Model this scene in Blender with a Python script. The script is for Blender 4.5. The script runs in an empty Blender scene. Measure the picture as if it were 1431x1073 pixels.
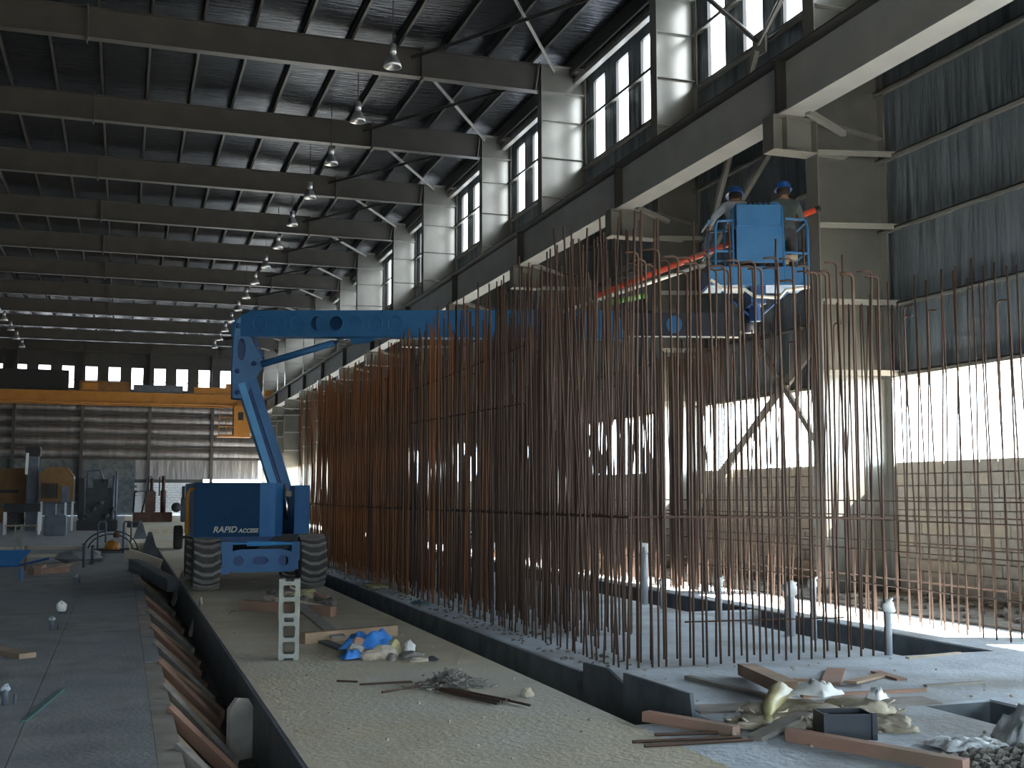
import bpy, bmesh, math, random
from mathutils import Vector, Matrix, noise
random.seed(7)
scene = bpy.context.scene
COL = scene.collection
R = math.radians

# ------------------------------------------------------------------ camera, sky, sun, exposure
cam_d = bpy.data.cameras.new('camera'); cam = bpy.data.objects.new('camera', cam_d); COL.objects.link(cam)
cam_d.sensor_width = 36; cam_d.lens = 36 * 1600 / 1431; cam_d.clip_end = 600
cam.location = (0, 0, 1.64); cam.rotation_euler = (R(90 + 5.551), 0, R(-18.744))
scene.camera = cam
world = bpy.data.worlds.new('sky'); scene.world = world; world.use_nodes = True
bg = world.node_tree.nodes['Background']; bg.inputs[0].default_value = (0.70, 0.86, 1.0, 1); bg.inputs[1].default_value = 1.0
sun_d = bpy.data.lights.new('sun', 'SUN'); sun_d.energy = 5.0; sun_d.angle = R(0.6); sun_d.color = (1, 0.93, 0.82)
sun = bpy.data.objects.new('sun', sun_d); COL.objects.link(sun)
sun.location = (40, -10, 40)
sun.rotation_euler = Vector((-1, 0.35, -0.93)).to_track_quat('-Z', 'Y').to_euler()
vs = scene.view_settings
vs.view_transform = 'Standard'; vs.look = 'None'; vs.gamma = 1; vs.use_curve_mapping = False
vs.exposure = 4.35
PANE = 0.4        # glow given to the window panes in place of daylight from outside
scene.cycles.use_denoising = True
scene.cycles.max_bounces = 8; scene.cycles.diffuse_bounces = 5; scene.cycles.glossy_bounces = 4

# ------------------------------------------------------------------ building layout (metres)
BAY = 6.83; Y0 = 16.66
COLY = [Y0 + BAY * k for k in range(-4, 13)]
XO = 12.5                 # outer flange line
YF, YB = COLY[-1] + 0.25, COLY[0] - 0.3      # far wall, wall behind
XL = -16.0
SILL, HEAD = 11.2, 13.62
BLK_TOP, OPEN_TOP = 2.2, 3.66

# sky portals in the open strip of the long wall
for k in range(len(COLY) - 1):
    L = bpy.data.lights.new('sky_portal', 'AREA'); L.shape = 'RECTANGLE'; L.size = BAY; L.size_y = 1.46
    L.cycles.is_portal = True
    o = bpy.data.objects.new('sky_portal', L); COL.objects.link(o)
    o.location = (12.75, COLY[k] + BAY / 2, 2.93)
    if k == 2: L.size_y = OPEN_TOP; o.location.z = OPEN_TOP / 2     # bay left open out of view beside the viewer, added for fill light
    o.rotation_euler = Vector((-1, 0, 0)).to_track_quat('-Z', 'Z').to_euler()
    o['kind'] = 'helper'

# sky portal in an unseen doorway added behind the viewer to brighten the foreground
DX0, DX1, DZ = -4.0, 3.5, 4.5
L = bpy.data.lights.new('sky_portal', 'AREA'); L.shape = 'RECTANGLE'; L.size = DX1 - DX0; L.size_y = DZ; L.cycles.is_portal = True
o = bpy.data.objects.new('sky_portal', L); COL.objects.link(o); o['kind'] = 'helper'
o.location = ((DX0 + DX1) / 2, YB - .1, DZ / 2); o.rotation_euler = Vector((0, 1, 0)).to_track_quat('-Z', 'Z').to_euler()

# ------------------------------------------------------------------ materials
MATS = {}
def mat(name, c1, c2=None, rough=0.7, metal=0.0, scale=4.0, stretch=(1, 1, 1), bump=0.0, bscale=None, spec=0.5, c3=None, s3=0.6, fac=(0.35, 0.65), detail=6):
    m = bpy.data.materials.new(name); m.use_nodes = True; MATS[name] = m
    nt = m.node_tree; N = nt.nodes; lk = nt.links.new
    b = N['Principled BSDF']
    b.inputs['Roughness'].default_value = rough; b.inputs['Metallic'].default_value = metal
    b.inputs['Specular IOR Level'].default_value = spec
    b.inputs['Base Color'].default_value = (*c1, 1)
    if c2 is None and not bump: return m
    tc = N.new('ShaderNodeTexCoord'); mp = N.new('ShaderNodeMapping'); mp.inputs['Scale'].default_value = stretch
    lk(tc.outputs['Object'], mp.inputs[0])
    if c2 is not None:
        n = N.new('ShaderNodeTexNoise'); n.inputs['Scale'].default_value = scale; n.inputs['Detail'].default_value = detail
        lk(mp.outputs[0], n.inputs['Vector'])
        r = N.new('ShaderNodeValToRGB'); r.color_ramp.elements[0].position = fac[0]; r.color_ramp.elements[1].position = fac[1]
        r.color_ramp.elements[0].color = (*c1, 1); r.color_ramp.elements[1].color = (*c2, 1)
        lk(n.outputs[0], r.inputs[0]); out = r.outputs[0]
        if c3 is not None:
            n3 = N.new('ShaderNodeTexNoise'); n3.inputs['Scale'].default_value = s3; n3.inputs['Detail'].default_value = 3
            lk(mp.outputs[0], n3.inputs['Vector'])
            r3 = N.new('ShaderNodeValToRGB'); r3.color_ramp.elements[0].position = 0.48; r3.color_ramp.elements[1].position = 0.66
            lk(n3.outputs[0], r3.inputs[0])
            mx = N.new('ShaderNodeMixRGB'); mx.inputs[2].default_value = (*c3, 1)
            lk(r3.outputs[0], mx.inputs[0]); lk(out, mx.inputs[1]); out = mx.outputs[0]
        lk(out, b.inputs['Base Color'])
    if bump:
        n2 = N.new('ShaderNodeTexNoise'); n2.inputs['Scale'].default_value = bscale or scale; n2.inputs['Detail'].default_value = 4
        lk(mp.outputs[0], n2.inputs['Vector'])
        bp = N.new('ShaderNodeBump'); bp.inputs['Strength'].default_value = 1.0; bp.inputs['Distance'].default_value = bump
        lk(n2.outputs[0], bp.inputs['Height']); lk(bp.outputs[0], b.inputs['Normal'])
    return m

mat('concrete_grey', (0.17, 0.178, 0.184), (0.24, 0.248, 0.248), 0.85, scale=2.2, bump=0.01, bscale=25, c3=(0.20, 0.22, 0.24), s3=0.35)
mat('concrete_tan', (0.43, 0.37, 0.255), (0.54, 0.47, 0.335), 0.9, scale=1.6, bump=0.012, bscale=22, c3=(0.50, 0.47, 0.40), s3=0.45)
mat('concrete_pale', (0.42, 0.465, 0.51), (0.57, 0.62, 0.66), 0.85, scale=1.8, bump=0.015, bscale=18, c3=(0.30, 0.30, 0.29), s3=0.7)
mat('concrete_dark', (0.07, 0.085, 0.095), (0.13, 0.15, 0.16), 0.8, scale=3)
mat('soil', (0.06, 0.05, 0.04), (0.12, 0.10, 0.08), 0.95, scale=5, bump=0.05)
mat('soil_pale', (0.13, 0.115, 0.095), (0.20, 0.18, 0.15), 0.95, scale=4, bump=0.03)
mat('sand_out', (0.45, 0.40, 0.32), (0.55, 0.48, 0.38), 0.95, scale=0.5)
mat('steel_grey', (0.19, 0.19, 0.17), (0.235, 0.23, 0.205), 0.25, 0.1, scale=1.5, spec=0.8)
mat('steel_column', (0.24, 0.24, 0.215), (0.29, 0.285, 0.255), 0.24, 0.55, scale=1.5, spec=0.8)
mat('steel_beam', (0.38, 0.39, 0.38), (0.44, 0.445, 0.43), 0.6, scale=1.5)  # column paint made lighter, in place of light reaching the beam
mat('steel_roof', (0.055, 0.052, 0.047), (0.072, 0.068, 0.06), 0.4, 0.0, scale=1.5)  # column steel made darker, dimness under the roof put into the colour
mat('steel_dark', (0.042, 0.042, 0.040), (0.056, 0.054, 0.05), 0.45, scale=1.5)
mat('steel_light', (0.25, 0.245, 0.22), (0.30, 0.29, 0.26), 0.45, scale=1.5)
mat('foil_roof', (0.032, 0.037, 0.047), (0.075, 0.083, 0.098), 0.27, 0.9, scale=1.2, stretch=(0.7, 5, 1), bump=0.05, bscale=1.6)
mat('foil_wall', (0.16, 0.195, 0.22), (0.28, 0.32, 0.35), 0.30, 0.5, scale=1.3, stretch=(1, 2.2, 0.25), bump=0.22, bscale=1.5)
mat('foil_far', (0.20, 0.195, 0.2), (0.30, 0.29, 0.295), 0.36, 0.7, scale=1.0, stretch=(2.5, 1, 0.4), bump=0.05, bscale=1.2)
mat('block_grey', (0.33, 0.31, 0.27), (0.43, 0.40, 0.35), 0.9, scale=3, bump=0.008, bscale=40)
mat('block_tan', (0.38, 0.34, 0.27), (0.47, 0.42, 0.34), 0.9, scale=3, bump=0.008, bscale=40)
mat('block_pale', (0.26, 0.26, 0.225), (0.33, 0.33, 0.29), 0.9, scale=8, bump=0.006, bscale=60)
mat('mortar', (0.17, 0.16, 0.14), (0.22, 0.21, 0.18), 0.95, scale=6)
mat('block_white', (0.62, 0.64, 0.64), (0.75, 0.76, 0.76), 0.85, scale=6)
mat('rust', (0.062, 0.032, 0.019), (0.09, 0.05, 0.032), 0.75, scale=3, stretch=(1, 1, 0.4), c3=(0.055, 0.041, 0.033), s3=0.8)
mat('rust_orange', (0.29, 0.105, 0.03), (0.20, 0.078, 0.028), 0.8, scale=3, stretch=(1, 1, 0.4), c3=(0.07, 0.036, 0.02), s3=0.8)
mat('wood', (0.30, 0.20, 0.125), (0.40, 0.28, 0.18), 0.8, scale=3, stretch=(1, 1, 1), c3=(0.22, 0.16, 0.11), s3=1.2)
mat('wood_red', (0.30, 0.165, 0.12), (0.37, 0.22, 0.15), 0.8, scale=3, c3=(0.24, 0.16, 0.11), s3=1.5)
mat('wood_grey', (0.20, 0.18, 0.155), (0.30, 0.27, 0.23), 0.85, scale=4)
mat('wood_pale', (0.42, 0.36, 0.28), (0.50, 0.43, 0.34), 0.85, scale=4)
mat('ply_dark', (0.055, 0.065, 0.075), (0.10, 0.11, 0.12), 0.6, scale=3)
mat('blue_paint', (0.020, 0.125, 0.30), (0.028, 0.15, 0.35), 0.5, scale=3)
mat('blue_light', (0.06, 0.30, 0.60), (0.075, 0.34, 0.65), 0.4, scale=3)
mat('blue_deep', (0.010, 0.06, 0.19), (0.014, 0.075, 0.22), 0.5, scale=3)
mat('blue_shaded', (0.008, 0.042, 0.10), (0.011, 0.05, 0.115), 0.75, scale=3, spec=0.2)  # lift blue darkened to carry the shade on the counterweight front
mat('boom_dark', (0.018, 0.022, 0.035), (0.03, 0.035, 0.05), 0.5, scale=3)
mat('black', (0.012, 0.012, 0.014), rough=0.6)
mat('tyre', (0.20, 0.185, 0.16), (0.27, 0.25, 0.22), 0.9, scale=6)
mat('tyre_dark', (0.055, 0.052, 0.05), (0.08, 0.076, 0.07), 0.9, scale=6)
mat('crane_yellow', (0.36, 0.15, 0.018), (0.42, 0.18, 0.03), 0.5, scale=2)
mat('machine_yellow', (0.13, 0.062, 0.012), (0.19, 0.09, 0.022), 0.6, scale=2)
mat('machine_green', (0.012, 0.018, 0.018), (0.03, 0.036, 0.036), 0.6, scale=4)
mat('machine_red', (0.06, 0.024, 0.016), (0.09, 0.04, 0.028), 0.7, scale=4)
mat('machine_grey', (0.07, 0.08, 0.105), (0.10, 0.115, 0.14), 0.6, scale=3)
mat('chrome', (0.6, 0.6, 0.6), rough=0.25, metal=1)
mat('lamp_alu', (0.6, 0.61, 0.62), rough=0.3, metal=0.8)
mat('pvc', (0.30, 0.33, 0.36), (0.36, 0.39, 0.42), 0.5, scale=4)
mat('rag', (0.72, 0.72, 0.68), (0.82, 0.82, 0.78), 0.7, scale=6)
mat('plastic_clear', (0.62, 0.66, 0.68), (0.75, 0.79, 0.80), 0.35, scale=5, bump=0.02, bscale=14)
mat('tarp_blue', (0.03, 0.16, 0.52), (0.06, 0.26, 0.66), 0.4, scale=7)
mat('bag_yellow', (0.50, 0.44, 0.20), (0.38, 0.33, 0.18), 0.4, scale=6)
mat('sack', (0.48, 0.40, 0.32), (0.40, 0.34, 0.26), 0.9, scale=6)
mat('rubble', (0.12, 0.11, 0.095), (0.24, 0.22, 0.195), 0.95, scale=9, bump=0.02)
mat('sandpile', (0.36, 0.31, 0.23), (0.46, 0.40, 0.30), 0.95, scale=9, bump=0.02)
mat('crate_blue', (0.016, 0.022, 0.032), (0.024, 0.03, 0.04), 0.5, scale=5)
mat('pole_red', (0.62, 0.07, 0.035), (0.70, 0.10, 0.05), 0.45, scale=3)
mat('pole_white', (0.62, 0.62, 0.60), (0.7, 0.7, 0.68), 0.5, scale=3)
mat('green_paint', (0.10, 0.30, 0.08), (0.14, 0.36, 0.10), 0.5, scale=3)
mat('skin', (0.30, 0.17, 0.11), rough=0.6)
mat('hair', (0.02, 0.015, 0.012), rough=0.8)
mat('shirt_grey', (0.36, 0.42, 0.48), (0.44, 0.50, 0.56), 0.9, scale=8)
mat('jacket_green', (0.05, 0.068, 0.068), (0.068, 0.088, 0.088), 0.9, scale=8)
mat('trousers', (0.03, 0.03, 0.04), (0.045, 0.045, 0.055), 0.9, scale=8)
mat('hat_blue', (0.015, 0.10, 0.42), rough=0.3)
mat('boot', (0.025, 0.02, 0.018), rough=0.7)
mat('sign_letters', (0.55, 0.52, 0.42), rough=0.6)
mat('teal', (0.05, 0.13, 0.13), (0.07, 0.16, 0.16), 0.5, scale=5)
m = bpy.data.materials.new('daylight_panel'); m.use_nodes = True; MATS['daylight_panel'] = m
em = m.node_tree.nodes.new('ShaderNodeEmission'); em.inputs[0].default_value = (0.86, 0.93, 1, 1); em.inputs[1].default_value = PANE
m.node_tree.links.new(em.outputs[0], m.node_tree.nodes['Material Output'].inputs[0])

# ------------------------------------------------------------------ helpers
def wl(o):
    v = Vector((0, 0, 0))
    while o is not None:
        v += o.location; o = o.parent
    return v

class MB:
    def __init__(s): s.v = []; s.f = []
    def add(s, vs, fs):
        b = len(s.v); s.v += [Vector(p) for p in vs]; s.f += [[b + i for i in q] for q in fs]; return s
    def hexa(s, p):   # 8 points: bottom loop 0-3, top loop 4-7
        return s.add(p, [(3, 2, 1, 0), (4, 5, 6, 7), (0, 1, 5, 4), (1, 2, 6, 5), (2, 3, 7, 6), (3, 0, 4, 7)])
    def box(s, x0, x1, y0, y1, z0, z1):
        return s.hexa([(x0, y0, z0), (x1, y0, z0), (x1, y1, z0), (x0, y1, z0), (x0, y0, z1), (x1, y0, z1), (x1, y1, z1), (x0, y1, z1)])
    def beam(s, p, q, w, h, up=(0, 0, 1)):
        p, q = Vector(p), Vector(q); d = (q - p).normalized(); u = Vector(up)
        if abs(d.dot(u)) > 0.98: u = Vector((0, 1, 0))
        a = d.cross(u).normalized() * (w / 2); b = a.cross(d).normalized() * (h / 2)
        return s.hexa([p - a - b, p + a - b, q + a - b, q - a - b, p - a + b, p + a + b, q + a + b, q - a + b])
    def tube(s, pts, r, n=8, caps=True):
        pts = [Vector(p) for p in pts]; b = len(s.v); prev = None
        for i, p in enumerate(pts):
            d = (pts[min(i + 1, len(pts) - 1)] - pts[max(i - 1, 0)]).normalized()
            if prev is None:
                u = Vector((0, 0, 1)) if abs(d.z) < 0.9 else Vector((1, 0, 0)); a = d.cross(u).normalized()
            else:
                a = (prev - d * prev.dot(d)).normalized()
            prev = a; c = d.cross(a); rr = r[i] if isinstance(r, (list, tuple)) else r
            for k in range(n):
                t = 2 * math.pi * k / n; s.v.append(p + a * math.cos(t) * rr + c * math.sin(t) * rr)
        for i in range(len(pts) - 1):
            for k in range(n):
                s.f.append([b + i * n + k, b + i * n + (k + 1) % n, b + (i + 1) * n + (k + 1) % n, b + (i + 1) * n + k])
        if caps:
            s.f.append([b + k for k in reversed(range(n))]); s.f.append([b + (len(pts) - 1) * n + k for k in range(n)])
        return s
    def lathe(s, prof, c=(0, 0, 0), axis='z', n=24):
        b = len(s.v); c = Vector(c)
        for (r, t) in prof:
            for k in range(n):
                a = 2 * math.pi * k / n; u, w = r * math.cos(a), r * math.sin(a)
                s.v.append(c + Vector({'z': (u, w, t), 'x': (t, u, w), 'y': (w, t, u)}[axis]))
        for i in range(len(prof) - 1):
            for k in range(n):
                s.f.append([b + i * n + k, b + i * n + (k + 1) % n, b + (i + 1) * n + (k + 1) % n, b + (i + 1) * n + k])
        if prof[0][0] > 1e-4: s.f.append([b + k for k in reversed(range(n))])
        if prof[-1][0] > 1e-4: s.f.append([b + (len(prof) - 1) * n + k for k in range(n)])
        return s
    def prism(s, poly, z0, z1):
        n = len(poly); b = len(s.v)
        s.v += [Vector((x, y, z0)) for x, y in poly] + [Vector((x, y, z1)) for x, y in poly]
        s.f.append([b + i for i in reversed(range(n))]); s.f.append([b + n + i for i in range(n)])
        for i in range(n): s.f.append([b + i, b + (i + 1) % n, b + n + (i + 1) % n, b + n + i])
        return s
    def plate(s, outer, holes, t, M):   # flat plate in the local XZ plane with holes, thickness along local Y
        bm = bmesh.new(); es = []
        for lp in [outer] + holes:
            vv = [bm.verts.new((x, 0, z)) for x, z in lp]
            es += [bm.edges.new((vv[i], vv[(i + 1) % len(vv)])) for i in range(len(vv))]
        bmesh.ops.triangle_fill(bm, use_beauty=True, edges=es)
        ex = bmesh.ops.extrude_face_region(bm, geom=list(bm.faces))
        bmesh.ops.translate(bm, vec=(0, t, 0), verts=[g for g in ex['geom'] if isinstance(g, bmesh.types.BMVert)])
        bm.verts.index_update(); bm.normal_update()
        s.add([M @ v.co for v in bm.verts], [[v.index for v in f.verts] for f in bm.faces]); bm.free(); return s
    def build(s, name, material, parent=None, smooth=False, local=False, origin=None):
        me = bpy.data.meshes.new(name)
        off = Vector((0, 0, 0))
        if parent is not None and not local: off = wl(parent)
        loc = Vector((0, 0, 0))
        if parent is None and not local:
            if origin is None:
                xs = [v.x for v in s.v]; ys = [v.y for v in s.v]; zs = [v.z for v in s.v]
                origin = ((min(xs) + max(xs)) / 2, (min(ys) + max(ys)) / 2, min(zs))
            off = Vector(origin); loc = off
        me.from_pydata([tuple(v - off) for v in s.v], [], s.f)
        bm = bmesh.new(); bm.from_mesh(me); bmesh.ops.recalc_face_normals(bm, faces=bm.faces); bm.to_mesh(me); bm.free()
        if smooth:
            for p in me.polygons: p.use_smooth = True
        me.materials.append(MATS[material])
        o = bpy.data.objects.new(name, me); COL.objects.link(o); o.location = loc
        if parent is not None: o.parent = parent
        return o

def tag(o, label, cat, group=None):
    o['label'] = label; o['category'] = cat
    if group: o['group'] = group
    return o
def struct(o, label=None):
    o['kind'] = 'structure'
    if label: o['label'] = label
    return o
def thing(name, label, cat, loc=(0, 0, 0), rotz=0, group=None, kind=None):
    o = bpy.data.objects.new(name, None); COL.objects.link(o); o.location = loc; o.rotation_euler = (0, 0, rotz)
    o.empty_display_size = 0.2
    tag(o, label, cat, group)
    if kind: o['kind'] = kind
    return o
def dup(root, loc=None, rotz=None, label=None, group=None):
    r = root.copy(); COL.objects.link(r)
    if loc is not None: r.location = loc
    if rotz is not None: r.rotation_euler = (0, 0, rotz)
    if label: r['label'] = label
    if group: r['group'] = group
    for ch in list(root.children):
        c = ch.copy(); COL.objects.link(c); c.parent = r
        for g in list(ch.children):
            d = g.copy(); COL.objects.link(d); d.parent = c
    return r
def inst(name, mesh, parent, loc=(0, 0, 0), rot=(0, 0, 0), mat_name=None):
    o = bpy.data.objects.new(name, mesh); COL.objects.link(o); o.location = loc; o.rotation_euler = rot; o.parent = parent
    return o
def circ(cx, cz, rx, rz=None, n=20):
    rz = rz or rx
    return [(cx + rx * math.cos(2 * math.pi * k / n), cz + rz * math.sin(2 * math.pi * k / n)) for k in range(n)]

# ------------------------------------------------------------------ the setting: floors and trenches
T1a, T1b = 0.26, 1.11       # trench with timber struts
T2a, T2b = 3.54, 4.15       # trench along the reinforcement
T3a, T3b = 7.64, 8.80       # pit inside the reinforcement
fl = thing('floor_left', 'grey concrete slab in long panels beside the strutted trench', 'floor', (0, 0, 0), kind='structure')
del fl['category']
ys = [YB - 1, -5, 0.3, 5.3, 10.2, 14.9, 19.9, 25.1, 30.3, 35.5, 41, 50, 60, 75, YF]
for i in range(len(ys) - 1):
    MB().box(XL, -0.62, ys[i] + .008, ys[i + 1] - .008, -0.25, 0).build('slab', 'concrete_grey', fl)
    MB().box(-0.614, T1a, ys[i] + .008, ys[i + 1] - .008, -0.25, 0).build('slab', 'concrete_grey', fl)
struct(MB().box(XL, T1a, YB - 1, YF, -1.2, -0.02).build('floor_base', 'concrete_dark'))
struct(MB().box(T1b, T2a, YB - 1, YF, -1.2, 0).build('floor_walkway', 'concrete_tan'))
m_ = MB().box(T2b, T3a, 10.05, YF, -1.2, 0)
struct(m_.build('floor_middle', 'concrete_pale'))
struct(MB().box(T3b, 12.9, 10.05, YF, -1.2, 0).build('floor_right', 'concrete_pale'))
HX0, HX1, HY0, HY1 = 6.0, 6.7, 6.2, 7.72      # square opening in the slab
m_ = MB()
m_.box(T2a, HX0, YB - 1, 7.68, -1.2, 0); m_.box(HX1, 12.9, YB - 1, 7.68, -1.2, 0)
m_.box(HX0, HX1, YB - 1, HY0, -1.2, 0); m_.box(HX0, HX1, HY1, 10.05, -1.2, 0)
m_.box(T2b, HX0, 7.68, 10.05, -1.2, 0); m_.box(HX1, 12.9, 7.68, 10.05, -1.2, 0)
struct(m_.build('floor_front', 'concrete_pale'))
m_ = MB(); m_.box(T1a, T1b, 42, YF, -1.2, 0); m_.box(T2a, T2b, 40, YF, -1.2, 0); m_.box(T3a, T3b, 36, YF, -1.2, 0)
m_.box(T1a, T1b, YB - 1, 2, -1.2, 0)
struct(m_.build('floor_far', 'concrete_tan'))
struct(MB().box(XL, 12.9, YB - 1, YF, -1.4, -1.02).build('trench_floor', 'soil'))
struct(MB().box(T3a, T3b, 14.7, 14.95, -1.05, -0.02).build('pit_cross_wall', 'concrete_pale'), 'low pale cross wall in the pit')
struct(MB().box(10.32, 12.56, 10.2, YF - .3, .001, .03).build('ground_dirt', 'soil_pale'), 'strip of bare dirt along the foot of the block wall')
struct(MB().box(12.9, 90, -70, 170, -0.4, -0.05).build('ground_outside', 'sand_out'))
struct(MB().box(T1a, T1b, 2, 42, -1.05, -0.5).build('trench_soil', 'soil'))
m_ = MB().box(HX0, HX0 + .015, HY0, HY1, -1.0, -.02).box(HX1 - .015, HX1, HY0, HY1, -1.0, -.02).box(HX0, HX1, HY1 - .015, HY1, -1.0, -.02).box(HX0, HX1, HY0, HY0 + .015, -1.0, -.02)  # thin dark sheets put the hole's shade into its sides
struct(m_.build('hole_shade', 'concrete_dark'), 'sides of the square hole in the slab, shade painted in')
# trench linings
struct(MB().box(T1b - 0.03, T1b, 2, 41.9, -1.0, 0.012).build('trench_lining', 'ply_dark'))
struct(MB().box(T1b + 0.001, T1b + 0.05, 2, 41.9, -0.1, 0.014).build('trench_edge', 'wood_pale'))
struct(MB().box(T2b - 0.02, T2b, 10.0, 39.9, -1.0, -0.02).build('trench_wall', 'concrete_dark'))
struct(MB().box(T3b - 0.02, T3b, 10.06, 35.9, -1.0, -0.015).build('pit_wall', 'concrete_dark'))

# ------------------------------------------------------------------ roof
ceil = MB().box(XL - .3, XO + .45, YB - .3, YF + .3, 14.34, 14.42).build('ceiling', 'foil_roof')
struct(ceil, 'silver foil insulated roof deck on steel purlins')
pm = None
x = XL + 0.6
while x < XO:
    o = MB().box(x, x + .022, YB, YF, 14.1, 14.335).box(x, x + .085, YB, YF, 14.1, 14.115).build('purlin', 'steel_dark', ceil); x += 1.31
MB().box(12.2, 12.36, YB, YF, 13.66, 13.80).build('eave_strut', 'steel_light', ceil)
MB().box(12.05, 12.12, YB, YF, 13.9, 14.33).build('eave_purlin', 'steel_dark', ceil)

# ------------------------------------------------------------------ long wall with open strip and clerestory
wr = MB().box(12.62, 12.74, YB, YF, OPEN_TOP, SILL).build('wall_right', 'foil_wall')
struct(wr, 'silver foil insulated cladding above the open strip of the long wall')
for z in (OPEN_TOP + .05, 4.91, 6.23, 7.5, 8.73, 9.95, SILL - .05, 12.5):
    MB().box(12.42, 12.62, YB, YF, z - .012, z + .012).box(12.42, 12.44, YB, YF, z - .07, z + .012).build('girt', 'steel_grey', wr)
m_ = MB().box(12.62, 12.74, YB, YF, HEAD, 14.35)
wn = 0
PW, WW = 1.60, 0.87
for k in range(len(COLY) - 1):
    yk = COLY[k + 1]; edges = [COLY[k]]
    for j in (3, 2, 1, 0):
        a = yk - 0.5 - WW - PW * j; edges += [a, a + WW]
    edges.append(yk)
    for i in range(0, len(edges), 2): m_.box(12.62, 12.74, edges[i], edges[i + 1], SILL, HEAD)
    if k < 4: continue
    for i in range(1, len(edges) - 1, 2):
        wn += 1; a, b = edges[i], edges[i + 1]
        w = MB(); fr = .035
        w.box(12.61, 12.70, a, a + fr, SILL, HEAD).box(12.61, 12.70, b - fr, b, SILL, HEAD).box(12.61, 12.70, a, b, SILL, SILL + fr).box(12.61, 12.70, a, b, HEAD - fr, HEAD)
        w = struct(w.build('window_%d' % wn, 'steel_dark'), 'tall narrow clerestory daylight window')
        MB().box(12.70, 12.705, a, b, SILL, HEAD).build('pane', 'daylight_panel', w)
struct(m_.build('wall_clerestory', 'foil_wall'), 'foil lined piers between the clerestory windows')
# panes behind the viewer as well
m_ = MB()
for k in range(4):
    yk = COLY[k + 1]
    for j in range(4):
        a = yk - .5 - WW - PW * j; m_.box(12.70, 12.705, a, a + WW, SILL, HEAD)
struct(m_.build('window_0', 'daylight_panel'))

struct(MB().box(12.74, 13.04, YB, YF, OPEN_TOP - .01, OPEN_TOP + .03).build('added_sun_ledge', 'steel_grey'), 'added ledge outside above the open strip to narrow the sun')  # added out of view to narrow the sun strip on the floor
# block dado wall under the open strip
blk_mesh = {}
for nm, w_ in (('full', .385), ('half', .185)):
    for mt in ('block_grey', 'block_tan'):
        t = MB().box(-w_ / 2, w_ / 2, -.06, .06, .0, .187)
        o = t.build('tmp', mt, None, local=True); me = o.data; bpy.data.objects.remove(o)
        bm = bmesh.new(); bm.from_mesh(me); bmesh.ops.bevel(bm, geom=list(bm.edges), offset=.006, segments=1, affect='EDGES'); bm.to_mesh(me); bm.free()
        blk_mesh[nm, mt] = me
for k in range(0, len(COLY) - 1):
    y0, y1 = COLY[k] + .2, COLY[k + 1] - .2
    if k == 2: y0 = COLY[k] + 3.4  # dado wall cut back out of view to let extra light in
    w = MB().box(12.58, 12.74, y0 - .2, COLY[k + 1], 0, BLK_TOP).build('wall_block', 'mortar', origin=(12.66, (y0 + y1) / 2, 0))
    struct(w, 'concrete block dado wall under the open strip')
    if k in (3, 4, 5):
        rows = 11
        for r_ in range(rows):
            y = -(y1 - y0) / 2; first = (r_ % 2 == 1)
            while y < (y1 - y0) / 2 - .1:
                wd = .2 if first or y + .4 > (y1 - y0) / 2 + .01 else .4; first = False
                mt = random.choice(('block_grey', 'block_grey', 'block_tan'))
                o = inst('block', blk_mesh['full' if wd > .3 else 'half', mt], w, (-.10 + random.uniform(-.006, .004), y + wd / 2, r_ * .2 + .006), (0, 0, R(90)))
                y += wd
    else:
        m_ = MB()
        for r_ in range(11):
            y = y0 - .2 + (.0 if r_ % 2 else .2)
            while y < COLY[k + 1] - .05:
                m_.box(12.555, 12.58, y + .008, min(y + .392, COLY[k + 1]), r_ * .2 + .006, r_ * .2 + .194); y += .4
        o = m_.build('block_course', 'block_grey', w); o['kind'] = 'stuff'

# ------------------------------------------------------------------ far wall, side wall, wall behind
def wavy(x0, x1, zs, y, amp, name, parent=None, material='foil_far'):
    m_ = MB(); prof = []
    for i in range(len(zs) - 1):
        for j in range(8):
            t = j / 8; prof.append((zs[i] + (zs[i + 1] - zs[i]) * t, y - amp * math.sin(math.pi * t)))
    prof.append((zs[-1], y))
    nx = 30
    for i in range(nx + 1):
        xx = x0 + (x1 - x0) * i / nx
        for z, yy in prof: m_.v.append(Vector((xx, yy + .03 * noise.noise(Vector((xx * 1.5, z * 2, 3))), z)))
    n = len(prof)
    for i in range(nx):
        for j in range(n - 1): m_.f.append([i * n + j, (i + 1) * n + j, (i + 1) * n + j + 1, i * n + j + 1])
    return m_.build(name, material, parent, smooth=True)
wf = struct(MB().box(XL, XO + .3, YF + .15, YF + .3, 4.6, 10.25).build('wall_far', 'foil_far'), 'far end wall of foil cladding between dark girts')
zs = [4.6, 5.55, 6.5, 7.4, 8.3, 9.2, 10.25]
wavy(XL, XO + .2, zs, YF + .13, .14, 'foil_blanket', wf)
for z in zs: MB().box(XL, XO + .2, YF - .08, YF + .14, z - .07, z + .07).build('girt', 'steel_dark', wf)
for x in (-13.5, -8.3, -3.2, 2.0, 7.0): MB().box(x - .12, x + .12, YF - .3, YF + .1, 0, 14.2).build('wind_post', 'steel_dark', wf)
m_ = MB().box(XL, XO + .3, YF + .15, YF + .3, 12.1, 14.4)
fx = [-15.6 + 1.78 * i for i in range(16)]
prev = XL
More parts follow.
